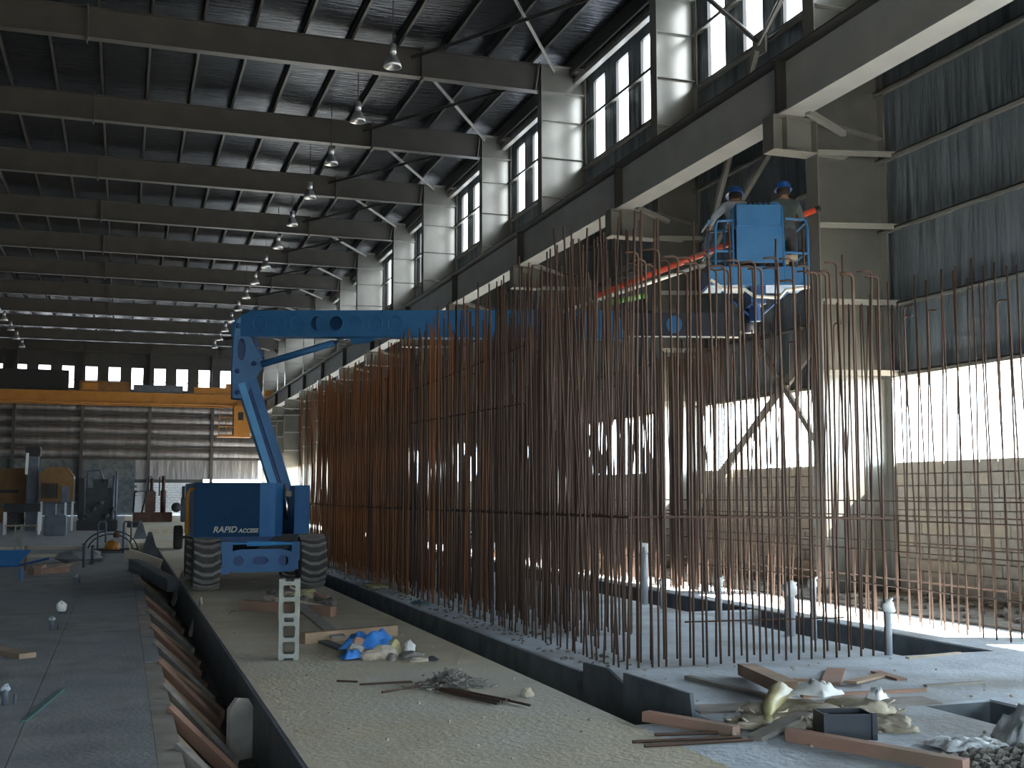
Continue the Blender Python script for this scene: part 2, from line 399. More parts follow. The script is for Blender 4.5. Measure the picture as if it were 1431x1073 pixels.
for x in fx:
    m_.box(prev, x, YF + .15, YF + .3, 10.25, 12.1); prev = x + 1.0
    wn += 1
    w = MB().box(x, x + .05, YF + .13, YF + .25, 10.25, 12.1).box(x + .95, x + 1, YF + .13, YF + .25, 10.25, 12.1).box(x, x + 1, YF + .13, YF + .25, 10.95, 11.02)
    w = struct(w.build('window_%d' % wn, 'steel_dark'), 'bright square headed window high in the far wall')
    MB().box(x, x + 1.0, YF + .25, YF + .26, 10.25, 12.1).build('pane', 'daylight_panel', w)
m_.box(prev, XO + .3, YF + .15, YF + .3, 10.25, 12.1)
struct(m_.build('wall_far_upper', 'steel_dark'))
struct(MB().box(XL, 0.95, YF + .1, YF + .3, 0, 4.6).build('wall_far_masonry', 'concrete_dark'))
wfb = struct(MB().box(.95, XO + .2, YF + .2, YF + .3, 0, 2.7).build('wall_far_block', 'mortar'), 'white block wall under the far opening')
m_ = MB()
for r_ in range(13):
    x = 0.97 + (.2 if r_ % 2 else 0)
    while x < XO: m_.box(x, x + .385, YF + .16, YF + .2, r_ * .205 + .01, r_ * .205 + .195); x += .4
o = m_.build('block_course', 'block_white', wfb); o['kind'] = 'stuff'
struct(MB().box(.95, 10.9, YF + .15, YF + .3, 2.95, 4.6).build('wall_far_lower', 'foil_far'))
struct(MB().box(.95, 6.4, YF + .15, YF + .3, 2.7, 2.95).build('trim_1', 'steel_dark'))
struct(MB().box(XL - .2, XL, YB, YF + .3, 0, 14.4).build('wall_left', 'foil_wall'))
struct(MB().box(XL, DX0, YB - .2, YB, 0, 14.4).box(DX1, XO + .3, YB - .2, YB, 0, 14.4).box(DX0, DX1, YB - .2, YB, DZ, 14.4).build('wall_back', 'foil_wall'))  # opening added out of view, sized to brighten the foreground
struct(MB().box(-60, 12.9, -90, YB - .2, -0.4, -0.05).build('ground_behind', 'sand_out'))

# ------------------------------------------------------------------ columns with crane brackets
def make_column(D):
    t = thing('steel_column', 'tall grey steel column with crane bracket standing in the clerestory wall', 'column', (XO, 0, 0), group='steel columns along the clerestory wall')
    L = dict(local=True)
    MB().box(-D, 0, -.008, .008, 0, 14.1).build('web', 'steel_column', t, **L)
    MB().box(-D - .02, -D, -.17, .17, 0, 14.1).build('inner_flange', 'steel_grey', t, **L)
    MB().box(0, .02, -.17, .17, 0, 14.1).build('outer_flange', 'steel_grey', t, **L)
    MB().box(-D - .1, .1, -.25, .25, 0, .03).build('base_plate', 'steel_dark', t, **L)
    for z in (13.28, 14.08): MB().box(-D, 0, -.16, .16, z, z + .018).build('stiffener', 'steel_grey', t, **L)
    for z in (12.45, 11.35, 10.2): MB().box(-D, .0, -.02, -.008, z - .01, z + .03).box(-D, 0, -.09, -.008, z, z + .012).build('stiffener', 'steel_light', t, **L)
    for z, dz in ((4.91, -.4), (6.23, -.4), (7.5, -.35), (3.7, -.4)):
        MB().beam((-D, -.17, z), (.05, -.5, z), .012, .09).beam((-D, -.17, z + .04), (.05, -.5, z + .04), .09, .012).build('flange_brace', 'steel_light', t, **L)
    # bracket
    b = MB().box(-2.2, -D - .02, -.012, .012, 7.5, 8.1).build('bracket', 'steel_grey', t, **L)
    MB().box(-2.22, -D - .02, -.17, .17, 8.08, 8.1).build('top_plate', 'steel_grey', b, **L)
    MB().box(-2.22, -D + .62, -.17, .17, 7.48, 7.5).build('bottom_plate', 'steel_light', b, **L)
    MB().box(-2.22, -2.205, -.17, .17, 7.5, 8.08).build('end_plate', 'steel_grey', b, **L)
    MB().box(-1.95, -1.935, -.17, .17, 7.5, 8.08).build('stiffener', 'steel_grey', b, **L)
    MB().hexa([(-D, -.16, 8.08), (0, -.16, 7.88), (0, -.01, 7.88), (-D, -.01, 8.08), (-D, -.16, 8.1), (0, -.16, 7.9), (0, -.01, 7.9), (-D, -.01, 8.1)]).build('web_rib', 'steel_grey', b, **L)
    MB().beam((-1.70, -.42, 8.1), (-.72, -.03, 7.94), .10, .10).build('bracket_stay', 'steel_light', b, **L)
    return t
cA = make_column(1.35); cB = make_column(1.02)
usedA = usedB = False
for i, y in enumerate(COLY):
    deep = (i % 2 == 0)
    src = cA if deep else cB
    if (deep and not usedA) or (not deep and not usedB):
        src.location = (XO, y, 0); usedA |= deep; usedB |= (not deep)
    else:
        c_ = dup(src, (XO, y, 0))
        if i == 4: c_['label'] = 'tall grey steel column with sunlit foot beside the lift platform'
        if i == 5: c_['label'] = 'tall grey steel column next beyond the one beside the lift platform'

# rafters
def make_rafter(D):
    t = thing('roof_rafter', 'deep dark steel roof rafter carrying the purlins', 'rafter', (0, 0, 0), group='steel roof rafters')
    L = dict(local=True); xe = XO - D - .02
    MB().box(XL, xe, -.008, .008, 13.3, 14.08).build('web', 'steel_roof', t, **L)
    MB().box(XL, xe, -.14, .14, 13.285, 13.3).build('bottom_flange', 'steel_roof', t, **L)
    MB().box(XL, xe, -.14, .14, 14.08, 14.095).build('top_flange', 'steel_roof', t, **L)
    for x in (7.6, -1.2, -9.5): MB().box(x - .02, x + .02, -.15, .15, 13.2, 14.15).build('splice_plate', 'steel_roof', t, **L)
    MB().hexa([(xe - .16, -.12, 13.3), (xe - .14, -.12, 13.3), (xe - .14, .0, 13.3), (xe - .16, .0, 13.3), (xe - .04, -.12, 14.15), (xe - .02, -.12, 14.15), (xe - .02, 0, 14.15), (xe - .04, 0, 14.15)]).build('knee_plate', 'steel_light', t, **L)
    return t
rA = make_rafter(1.35); rB = make_rafter(1.02)
rA.location.y = COLY[0]; rB.location.y = COLY[1]
for i, y in enumerate(COLY):
    if i > 1: dup(rA if i % 2 == 0 else rB, (0, y, 0))

# roof cross bracing
m_ = MB()
b1 = MB().beam((7.3, 0, 13.98), (11.6, BAY, 13.98), .09, .012).beam((7.3, 0, 13.94), (11.6, BAY, 13.94), .012, .09)
b2 = MB().beam((11.6, 0, 13.88), (7.3, BAY, 13.88), .09, .012).beam((11.6, 0, 13.84), (7.3, BAY, 13.84), .012, .09)
br = thing('roof_brace', 'crossed steel angle braces under the roof beside the clerestory', 'brace', (0, COLY[4], 0), group='crossed roof braces')
b1.build('brace_angle', 'steel_light', br, local=True); b2.build('brace_angle', 'steel_dark', br, local=True)
for y in COLY[5:-1]: dup(br, (0, y, 0))
# short strut at far wall side of lamps: fly braces left out; wall bracing of one bay
y0, y1 = COLY[4], COLY[5]
w = thing('wall_brace', 'crossed steel angle braces low on the wall behind the reinforcement', 'brace', (12.3, (y0 + y1) / 2, 0))
MB().beam((12.36, y0 + .2, 5.6), (12.36, y1 - .1, 1.35), .06, .2).build('brace_angle', 'steel_light', w)  # lighter colour stands in for sun on this brace
MB().beam((12.27, y0 + .2, 1.0), (12.27, y0 + 4.9, 5.9), .06, .12).build('brace_angle', 'steel_grey', w)
w = thing('wall_brace', 'steel angle braces rising in a vee above the first crane bracket', 'brace', (11.6, y0, 7.5))
MB().beam((11.9, y0 + 5.5, 6.6), (11.9, y0 + 3.0, 10.6), .10, .10).build('brace_angle', 'steel_light', w)
MB().beam((11.9, y0 + 5.5, 6.6), (11.9, y0 + 0.6, 9.6), .10, .10).build('brace_angle', 'steel_grey', w)
w = thing('clerestory_brace', 'steel tube braces meeting in a vee over the runway beam', 'brace', (12.1, (y0 + y1) / 2, 10.5))
MB().tube([(12.1, y0 + 3.2, 10.85), (12.1, y1 - .35, 13.75)], .06).build('brace_tube', 'steel_grey', w)
MB().tube([(12.1, y0 + 3.2, 10.85), (12.1, y0 + .3, 12.9)], .06).build('brace_tube', 'steel_grey', w)
MB().box(12.08, 12.12, y0 + 2.95, y0 + 3.45, 10.6, 11.1).build('gusset_plate', 'steel_light', w)

# crane runway beams
def make_runway():
    t = thing('runway_beam', 'deep grey crane runway beam resting on column brackets', 'beam', (10.65, 0, 0), group='crane runway beams along the clerestory wall')
    L = dict(local=True); B = BAY
    MB().box(-.01, .01, .01, B - .01, 8.14, 9.1).build('web', 'steel_beam', t, **L)
    MB().box(-.24, .24, .01, B - .01, 8.105, 8.135).build('bottom_flange', 'steel_beam', t, **L)
    MB().box(-.27, .27, .01, B - .01, 9.1, 9.13).build('top_flange', 'steel_dark', t, **L)
    MB().box(-.03, .03, .01, B - .01, 9.13, 9.24).build('rail', 'steel_dark', t, **L)
    for y in (.012, B - .03): MB().box(-.2, .2, y, y + .018, 8.14, 9.1).build('end_stiffener', 'steel_dark', t, **L)
    return t
rw = make_runway(); rw.location.y = COLY[0]
for y in COLY[1:-1]: dup(rw, (10.65, y, 0))
# power rail conductors under the far runway
# pendant lamps
def make_lamp():
    t = thing('pendant_lamp', 'bell shaped aluminium high bay lamp hanging under the roof', 'lamp', (0, 0, 0), group='high bay lamps in rows under the roof')
    MB().lathe([(0.0, .62), (.09, .60), (.10, .38), (.07, .34)], n=12).build('housing', 'lamp_alu', t, True, local=True)
    MB().lathe([(.07, .34), (.12, .28), (.21, .10), (.235, 0), (.225, 0), (.19, .10), (.10, .27)], n=16).build('reflector', 'lamp_alu', t, True, local=True)
    MB().tube([(0, 0, .6), (0, 0, 1.85)], .015, 6).build('hanger', 'steel_dark', t, local=True)
    return t
lp = make_lamp(); lp.location = (6.2, 32.3 - 4.55, 12.5)
for i in range(1, 14): dup(lp, (6.2, 27.75 + 4.55 * i, 12.5))
for i in range(0, 10): dup(lp, (-7.3, 50 + 4.55 * i, 12.5))

# ------------------------------------------------------------------ overhead crane at the far end
YC = 91.0
cr = thing('overhead_crane', 'orange yellow overhead travelling crane with hanging cab by the far wall', 'crane', (-2, YC, 8.5))
g = MB().box(XL + .5, 10.2, YC - .6, YC - .45, 8.55, 9.35).box(XL + .5, 10.2, YC - .75, YC - .3, 8.5, 8.56).build('girder', 'crane_yellow', cr)
x = XL + 1
while x < 10: MB().box(x, x + .06, YC - .72, YC - .6, 8.55, 8.95).build('girder_rib', 'crane_yellow', g); x += 1.55
MB().box(XL + .5, 10.2, YC + 1.6, YC + 1.9, 8.5, 9.4).build('girder', 'crane_yellow', cr)
MB().box(10.2, 10.95, YC - 1.2, YC + 2.3, 9.25, 9.75).build('end_truck', 'crane_yellow', cr)
h = MB().box(-3.2, 0.3, YC - .9, YC + 1.4, 9.35, 10.1).build('trolley', 'machine_yellow', cr)
MB().box(-3.0, -1.9, YC - .95, YC - .9, 9.45, 9.95).build('trolley_panel', 'crane_yellow', h)
MB().box(-12.5, -4.0, YC - .3, YC + .6, 9.4, 10.9).build('electrical_cabinet', 'black', cr)
MB().box(0.6, 4.2, YC - .5, YC + .5, 9.4, 9.95).build('hoist_drum_box', 'machine_grey', cr)
MB().box(5.0, 8.9, YC - .45, YC - .42, 9.4, 9.9).build('walkway_panel', 'crane_yellow', cr)
MB().box(7.4, 8.8, YC - .5, YC + .5, 9.4, 10.2).build('drive_housing', 'crane_yellow', cr)
cb = MB().box(8.0, 9.2, YC - .9, YC + .5, 6.2, 8.5).build('cab', 'crane_yellow', cr)
MB().box(8.3, 8.7, YC - .92, YC - .9, 7.4, 8.0).build('cab_window', 'black', cb)
m_ = MB()
for xx in (6.9, 7.45, 8.0): m_.tube([(xx, YC - .8, 6.25), (xx, YC - .8, 7.6)], .04, 6)
for zz in (6.25, 6.9, 7.6): m_.tube([(6.9, YC - .8, zz), (8.0, YC - .8, zz)], .04, 6)
m_.box(6.8, 9.3, YC - .9, YC + .5, 6.1, 6.2).tube([(6.9, YC - .8, 7.6), (7.1, YC - .8, 8.3), (8.0, YC - .8, 8.5)], .04, 6)
m_.build('cab_railing', 'crane_yellow', cr)

# ------------------------------------------------------------------ reinforcement cages
def bar_mesh(name, h, r, hook=0, material='rust', bend=0.0):
    pts = [(0, 0, 0), (bend * .2, 0, h * .35), (bend * .6, bend * .3, h * .7), (bend, 0, h)]
    if hook:
        pts = pts[:-1] + [(bend, 0, h - .05)] + [(bend - hook * .05 * (1 - math.cos(a)), 0, h - .05 + .05 * math.sin(a)) for a in (R(40), R(90))] + [(bend - .16 * hook, .0, h - .015)]
    o = MB().tube(pts, r, 6).build(name, material, None, smooth=True, local=True); me = o.data; bpy.data.objects.remove(o); me.name = name; return me
# long row beside the walkway trench
cg = thing('rebar_cage', 'long double row of tall straight rusty reinforcing bars beside the walkway trench', 'rebar cage', (4.55, 20, 0))
vb = [bar_mesh('vertical_bar', 4.3 + .12 * j, .0105, 0, 'rust', b) for j, b in enumerate((0.0, .06, -.05))]
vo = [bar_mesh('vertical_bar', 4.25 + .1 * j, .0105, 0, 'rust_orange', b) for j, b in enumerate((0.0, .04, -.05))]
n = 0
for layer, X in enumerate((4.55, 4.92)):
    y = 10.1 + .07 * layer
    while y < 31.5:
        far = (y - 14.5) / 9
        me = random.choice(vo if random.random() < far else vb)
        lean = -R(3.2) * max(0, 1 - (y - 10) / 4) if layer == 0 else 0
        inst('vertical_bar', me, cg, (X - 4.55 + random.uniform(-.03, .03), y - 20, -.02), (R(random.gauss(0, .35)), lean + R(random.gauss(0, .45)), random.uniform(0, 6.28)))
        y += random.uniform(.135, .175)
m_ = MB()
for X in (5.1, 5.25, 5.4, 5.6, 5.8):
    y = 12.6
    while y < 31.4:
        xx = X + random.uniform(-.05, .05); e = random.gauss(0, .04); zt = random.uniform(3.9, 4.35)
        m_.tube([(xx, y, -.02), (xx + e * .4, y, zt * .5), (xx + e, y + random.gauss(0, .03), zt)], .0105, 5); y += random.uniform(.10, .17)
o = m_.build('inner_bars', 'rust', cg); o['kind'] = 'stuff'
for X in (4.57, 4.94):
    for z in (1.43,): MB().tube([(X, 10, z), (X, 20, z - .02), (X, 31.5, z)], .011, 6).build('horizontal_bar', 'rust', cg)
MB().tube([(4.58, 13.0, 2.75), (4.58, 19, 2.85)], .011, 6).build('horizontal_bar', 'rust', cg)
MB().tube([(4.95, 14.0, 3.6), (4.95, 27, 3.5)], .011, 6).build('horizontal_bar', 'rust', cg)
# hooked front row
cf = thing('rebar_cage', 'short row of rusty reinforcing bars with hooked tops across the slab', 'rebar cage', (6.1, 10.2, 0))
hb = [bar_mesh('hooked_bar', 3.98 + .06 * j, .0115, 1, 'rust', b) for j, b in enumerate((0, .05, -.05))]
for layer, Y in enumerate((10.15, 10.6)):
    for i in range(20):
        X = 4.72 + .147 * i + .05 * layer
        me = random.choice(hb) if (layer == 0 or i % 3) else random.choice(vb)
        rz = random.uniform(-.25, .25)
        inst('hooked_bar' if me in hb else 'vertical_bar', me, cf, (X - 6.1, Y - 10.2, -.02), (R(random.gauss(0, .3)), R(random.gauss(0, .4)), rz))
for Y in (10.13, 10.62):
    MB().tube([(4.6, Y, 1.43), (6, Y, 1.42), (7.6, Y, 1.40)], .011, 6).build('horizontal_bar', 'rust', cf)
MB().tube([(5.5, 10.7, .35), (7.4, 10.7, .33)], .009, 6).build('horizontal_bar', 'rust', cf)
# row along the block wall
cbk = thing('rebar_cage', 'double row of rusty reinforcing bars standing along the block wall', 'rebar cage', (9.6, 18, 0))
sb = [bar_mesh('vertical_bar', 4.25 + .1 * j, .011, 0, 'rust', b) for j, b in enumerate((0.0, .08, -.09))]
for layer, X in enumerate((9.5, 9.85)):
    y = 7.6 + .1 * layer
    while y < 31.5:
        lean = R(random.gauss(0, 0.8)) + (R(1.5) if 13.5 < y < 17 else 0)
        if random.random() < .12: me = random.choice(hb)
        else: me = random.choice(sb)
        inst('vertical_bar', me, cbk, (X - 9.6 + random.uniform(-.03, .03), y - 18, -.02), (lean, R(random.gauss(0, .5)), random.uniform(-.3, .3) + R(90)))
        y += random.uniform(.2, .27)
for X, zz in ((9.48, (.45, .9, 1.3, 1.55)), (9.87, (.5, 1.0, 1.35))):
    for z in zz: MB().tube([(X, 7.4, z), (X, 14, z + .02), (X, 31.6, z - .02)], .010, 6).build('horizontal_bar', 'rust', cbk)
m_ = MB()
for X in (9.3, 9.42, 9.58, 9.7):
    y = 17.5
    while y < 31.4:
        xx = X + random.uniform(-.05, .05); e = random.gauss(0, .05); zt = random.uniform(3.9, 4.35)
        m_.tube([(xx, y, -.02), (xx + e * .4, y, zt * .5), (xx + e, y + random.gauss(0, .04), zt)], .011, 5); y += random.uniform(.10, .17)
o = m_.build('inner_bars', 'rust', cbk); o['kind'] = 'stuff'
# row closing the far end
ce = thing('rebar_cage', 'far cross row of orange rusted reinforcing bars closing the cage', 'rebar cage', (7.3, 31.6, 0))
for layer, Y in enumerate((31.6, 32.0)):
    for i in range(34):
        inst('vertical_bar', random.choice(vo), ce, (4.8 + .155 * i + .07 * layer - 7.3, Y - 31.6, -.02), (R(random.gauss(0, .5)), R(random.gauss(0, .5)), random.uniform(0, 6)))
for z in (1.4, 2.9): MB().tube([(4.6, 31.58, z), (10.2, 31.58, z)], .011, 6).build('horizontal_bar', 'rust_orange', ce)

# ------------------------------------------------------------------ blue boom lift
LX, LY = 2.3, 21.6
lift = thing('boom_lift', 'blue articulated boom lift with chevron tyres parked on the concrete walkway', 'boom lift', (LX, LY, 0))
def make_wheel(loc, w=.44, r=.47):
    x, y, z = loc
    t = MB().lathe([(r * .55, -w / 2), (r * .9, -w / 2), (r - .03, -w / 2 + .05), (r - .03, w / 2 - .05), (r * .9, w / 2), (r * .55, w / 2)], loc, 'x', 36).build('tyre', 'tyre_dark', lift, True)
    m_ = MB(); n = 18
    P = lambda xx, a, rr: (x + xx, y + rr * math.cos(a), z + rr * math.sin(a))
    for k in range(n):
        a0 = 2 * math.pi * k / n; th = .105
        for sx in (-1, 1):
            cs = []
            for rr in (r - .04, r + .012):
                cs.append([P(0, a0 + .02, rr), P(sx * w * .18, a0 + .01, rr), P(sx * w * .18, a0 + .01 + th, rr), P(0, a0 + .02 + th, rr)])
            m_.hexa(cs[0] + cs[1])
            cs = []
            for rr, e in ((r - .06, 0), (r + .012, 0)):
                cs.append([P(sx * w * .18, a0 + .01, rr), P(sx * w * .5, a0 - .15, rr - .015), P(sx * w * .5, a0 - .15 + th, rr - .015), P(sx * w * .18, a0 + .01 + th, rr)])
            m_.hexa(cs[0] + cs[1])
    m_.build('tread', 'tyre', t)
    MB().lathe([(0, -w * .3), (.1, -w * .42), (.12, -w * .3), (r * .56, -w * .3), (r * .58, w * .3), (.12, w * .3), (.1, w * .42), (0, w * .42)], loc, 'x', 24).build('rim', 'blue_deep', t, True)
for wx in (1.42, 3.24):
    make_wheel((wx, 20.75, .482)); make_wheel((wx, 23.2, .482))
# front axle plate with cut-outs, steering cylinder, chassis
M0 = Matrix.Translation((0, 20.62, 0))
out = [(1.68, .62), (1.9, .68), (2.0, .70), (2.7, .70), (2.85, .66), (3.0, .62), (3.0, .34), (2.85, .30), (1.9, .30), (1.75, .34), (1.68, .42)]
MB().plate(out, [circ(2.34, .50, .14, .075), circ(1.96, .50, .09, .09), circ(2.74, .50, .09, .09)], .06, M0).build('front_axle', 'blue_paint', lift)
MB().tube([(1.75, 20.62, .80), (2.1, 20.62, .80), (2.1, 20.62, .80), (2.4, 20.62, .80), (2.9, 20.62, .79)], [.02, .02, .05, .05, .02], 10).build('steering_cylinder', 'blue_light', lift)
for b_ in ((1.66, 1.86, 20.6, 20.9, .62, .84), (2.88, 3.02, 20.6, 20.9, .5, .82), (1.66, 1.8, 20.55, 20.7, .28, .4)):
    MB().box(*b_).build('steering_knuckle', 'blue_paint', lift)
MB().box(1.85, 2.8, 20.75, 23.5, .34, .66).box(1.7, 2.95, 22.9, 23.4, .3, .6).build('chassis', 'blue_deep', lift)
MB().lathe([(.62, .64), (.62, .92)], (2.3, 21.9, 0), 'z', 28).build('slew_ring', 'black', lift, True)
# turntable bodies
poly = [(1.19, 20.42), (2.29, 20.42), (2.58, 20.62), (2.76, 20.98), (2.76, 23.6), (1.19, 23.6)]
cw = MB().prism(poly, .92, 1.86).build('counterweight', 'blue_paint', lift)
MB().box(1.19, 2.285, 20.405, 20.42, .925, 1.86).build('counterweight_shade', 'blue_shaded', cw)  # thin sheet that paints shade on the front face
MB().prism([(2.96, 20.95), (3.22, 20.85), (3.22, 23.4), (2.96, 23.4)], .82, 1.82).build('engine_cover', 'blue_paint', lift)
MB().box(1.3, 3.15, 21.0, 23.4, .80, .93).build('turntable', 'blue_deep', lift)
MB().hexa([(2.3, 20.9, .7), (2.75, 20.9, .6), (2.75, 21.4, .6), (2.3, 21.4, .7), (2.7, 20.9, .95), (3.1, 20.9, .95), (3.1, 21.4, .95), (2.7, 21.4, .95)]).build('turntable_bracket', 'black', lift)
for i, (txt, sz, xx, zz) in enumerate((('RAPID', .115, 1.50, 1.005), ('ACCESS', .075, 1.93, 1.0))):
    cu = bpy.data.curves.new('lettering', 'FONT'); cu.body = txt; cu.size = sz * 1.25; cu.extrude = .002; cu.shear = .25; cu.offset = .003
    cu.materials.append(MATS['sign_letters'])
    o = bpy.data.objects.new('lettering', cu); COL.objects.link(o)
    lm = bpy.data.meshes.new_from_object(o.evaluated_get(bpy.context.evaluated_depsgraph_get())); bpy.data.objects.remove(o)
    if not lm.materials: lm.materials.append(MATS['sign_letters'])
    o = bpy.data.objects.new('lettering', lm); COL.objects.link(o); o.parent = cw
    o.location = (xx - LX, 20.402 - LY, zz); o.rotation_euler = (R(90), 0, 0)
MB().tube([(1.22, 20.55, 1.76), (1.12, 20.55, 1.74), (1.08, 20.55, 1.66), (1.08, 20.55, .98)], .035, 10).build('guard_hoop', 'crane_yellow', lift, True)
# lower riser arm (two rails with slot), elbow, main boom
ra, rb = Vector((2.92, 21.75, 1.45)), Vector((2.17, 21.95, 3.75))
ry = Vector((0, 1, 0))
m_ = MB()
ax = (rb - ra).normalized(); sx_ = ax.cross(ry).normalized()
M1 = Matrix(((sx_.x, 0, ax.x, ra.x), (sx_.y, 1, ax.y, ra.y), (sx_.z, 0, ax.z, ra.z), (0, 0, 0, 1)))
Ln = (rb - ra).length
MB().beam(ra + sx_ * .12, rb + sx_ * .12, .13, .36, (0, 1, 0)).build('riser_arm', 'blue_light', lift)
MB().beam(ra - sx_ * .10, rb - sx_ * .10, .16, .36, (0, 1, 0)).build('riser_arm', 'blue_paint', lift)
MB().beam(ra, rb, .12, .2, (0, 1, 0)).build('riser_cylinder', 'blue_deep', lift)
MB().tube([(2.83, 21.6, 1.84), (2.9, 21.55, 1.5), (2.93, 21.5, 1.2)], .06, 8).build('lift_cylinder', 'chrome', lift, True)
MB().box(2.87, 3.02, 21.35, 21.6, 1.62, 1.72).build('hose_bracket', 'sack', lift)
# elbow plates
M2 = Matrix.Translation((0, 21.78, 0))
el = [(1.90, 3.45), (2.10, 3.42), (2.26, 3.70), (2.40, 3.98), (2.46, 4.02), (2.50, 4.10), (2.44, 4.18), (2.24, 4.52), (2.20, 4.66), (2.08, 5.0), (1.99, 4.95), (1.92, 4.86), (1.90, 4.6), (1.88, 4.0)]
ep = MB().plate(el, [circ(2.04, 4.36, .075, .21, 20)], .04, M2).build('elbow_plate', 'blue_paint', lift)
MB().plate(el, [], .04, Matrix.Translation((0, 22.12, 0))).build('elbow_plate', 'blue_deep', lift)
for (x, z) in ((1.97, 4.80), (1.97, 3.95), (2.27, 4.10), (1.98, 3.55)): MB().lathe([(.045, 0), (.045, -.03), (0, -.03)], (x, 21.78, z), 'y', 14).build('pin', 'blue_deep', ep, True)
M3 = Matrix.Translation((0, 21.95, 0))
MB().plate([(2.26, 4.62), (2.33, 4.60), (2.56, 4.10), (2.44, 4.12)], [circ(2.37, 4.42, .03), circ(2.45, 4.22, .03)], .05, M3).build('link_plate', 'blue_deep', lift)
# main boom: local frame along the boom
E0, E1 = Vector((2.05, 21.95, 4.86)), Vector((8.05, 17.93, 4.56))
bx = (E1 - E0).normalized(); by = Vector((0, 0, 1)).cross(bx).normalized(); bz = bx.cross(by)
def boomM(off=0):
    o = E0 + by * off
    return Matrix(((bx.x, by.x, bz.x, o.x), (bx.y, by.y, bz.y, o.y), (bx.z, by.z, bz.z, o.z), (0, 0, 0, 1)))
BL = (E1 - E0).length
holes_px = [.46 + .385 * i for i in range(8)]
outl = [(-.12, -.25), (BL + .12, -.24), (BL - .02, .24), (.28, .24), (.05, .14), (-.12, -.02)]
side = MB().plate(outl, [circ(x, .0, .13, n=20) for x in holes_px] + [circ(BL - .75, 0, .13)], .02, boomM(-.16)).build('main_boom', 'blue_paint', lift)
MB().plate(outl, [], .02, boomM(.14)).build('boom_side', 'blue_deep', side)
m_ = MB()
for zz in (-.25, .22):
    p, q = E0 + bz * (zz + .01) + bx * .25, E1 + bz * (zz + .01); m_.beam(p, q, .30, .02)
m_.build('boom_cover', 'blue_paint', side)
for i, x in enumerate(holes_px + [BL - .75]):
    ring = MB()
    pr_ = [(boomM(-.17) @ Vector((x + .14 * math.cos(a), 0, .14 * math.sin(a)))) for a in [2 * math.pi * k / 20 for k in range(21)]]
    ring.tube(pr_, .012, 6, False); ring.build('hole_ring', 'blue_paint', side, True)
    if i not in (4, 8):
        rx = .13 if i != 3 else .08
        MB().plate(circ(x + (.05 if i == 3 else 0), 0, rx, .13), [], .01, boomM(-.145)).build('hole_cover', 'blue_paint', side)
pp = boomM(-.165)
MB().plate([(5.05, .05), (5.16, .05), (5.16, .2), (5.05, .2)], [], .004, pp).build('decal', 'pole_white', side)
# slew cylinder below the boom
ca, cb_ = Vector((2.42, 21.75, 4.09)), Vector((3.65, 21.05, 4.46)); cc = Vector((3.93, 20.9, 4.545))
MB().tube([ca, cb_], .065, 12).build('boom_cylinder', 'blue_paint', lift, True)
MB().tube([cb_, cc], .03, 10).build('cylinder_rod', 'chrome', lift, True)
MB().plate([(2.2, -.25), (2.75, -.25), (2.6, -.33), (2.3, -.37)], [], .06, boomM(-.03)).build('cylinder_lug', 'blue_paint', side)
# inner telescoping section
T0, T1 = E1 - bx * .3, E1 + bx * 2.05
TL = (T1 - T0).length
tl = MB().beam(T0, T1, .22, .40).build('telescopic_boom', 'boom_dark', lift)
MB().beam(T0 + bz * -.205 - by * .1, T1 + bz * -.205 - by * .1 - bx * .15, .03, .015).build('wear_strip', 'pole_white', tl)
MB().plate(circ(.0, 0, .13, .15), [], .012, Matrix.Translation(bx * .95 + (E1 - E0)) @ boomM(-.123)).build('hole_cover', 'blue_paint', tl)
JT = T1 + bx * .12
MB().tube([JT + Vector((0, 0, -.12)), JT + Vector((0, 0, .12)), JT + Vector((0, 0, .12)), JT + Vector((0, 0, .45))], [.11, .11, .07, .06], 12).build('rotator', 'boom_dark', lift, True)
MB().beam(T1 - bx * .1, JT, .12, .2).build('boom_nose', 'boom_dark', lift)
# platform: local frame turned to face the viewer
PC = Vector((9.83, 16.45, 0)); pa = R(-19)
PM = Matrix.Translation(PC) @ Matrix.Rotation(pa, 4, 'Z')
def pbox(m_, x0, x1, y0, y1, z0, z1):
    return m_.hexa([PM @ Vector(p) for p in ((x0, y0, z0), (x1, y0, z0), (x1, y1, z0), (x0, y1, z0), (x0, y0, z1), (x1, y0, z1), (x1, y1, z1), (x0, y1, z1))])
def ptube(m_, pts, r=.022): return m_.tube([PM @ Vector(p) for p in pts], r, 8)
pl = pbox(MB(), -.80, .80, -.38, .38, 5.04, 5.08).build('platform', 'blue_paint', lift)
m_ = MB(); pbox(m_, -.8, .8, -.40, -.38, 5.06, 5.34); pbox(m_, -.82, -.8, -.4, .4, 5.06, 5.34); pbox(m_, .8, .82, -.4, .4, 5.06, 5.34)
m_.build('toe_board', 'blue_paint', pl)
m_ = MB(); ptube(m_, [(-.8, -.42, 5.12), (-.62, -.42, 4.98), (-.25, -.42, 4.96), (-.1, -.45, 4.84), (.3, -.45, 4.82), (.42, -.42, 4.95), (.8, -.42, 5.0)], .03)
m_.build('under_frame', 'pole_white', pl)
m_ = MB(); pbox(m_, -.12, .12, -.3, .3, 4.75, 5.04); ptube(m_, [(0, 0, 4.5), (0, 0, 4.9)], .09); ptube(m_, [(-.55, 0, 5.0), (-.1, 0, 4.6)], .02); ptube(m_, [(.55, 0, 5.0), (.1, 0, 4.6)], .02)
m_.build('platform_mount', 'blue_deep', pl)
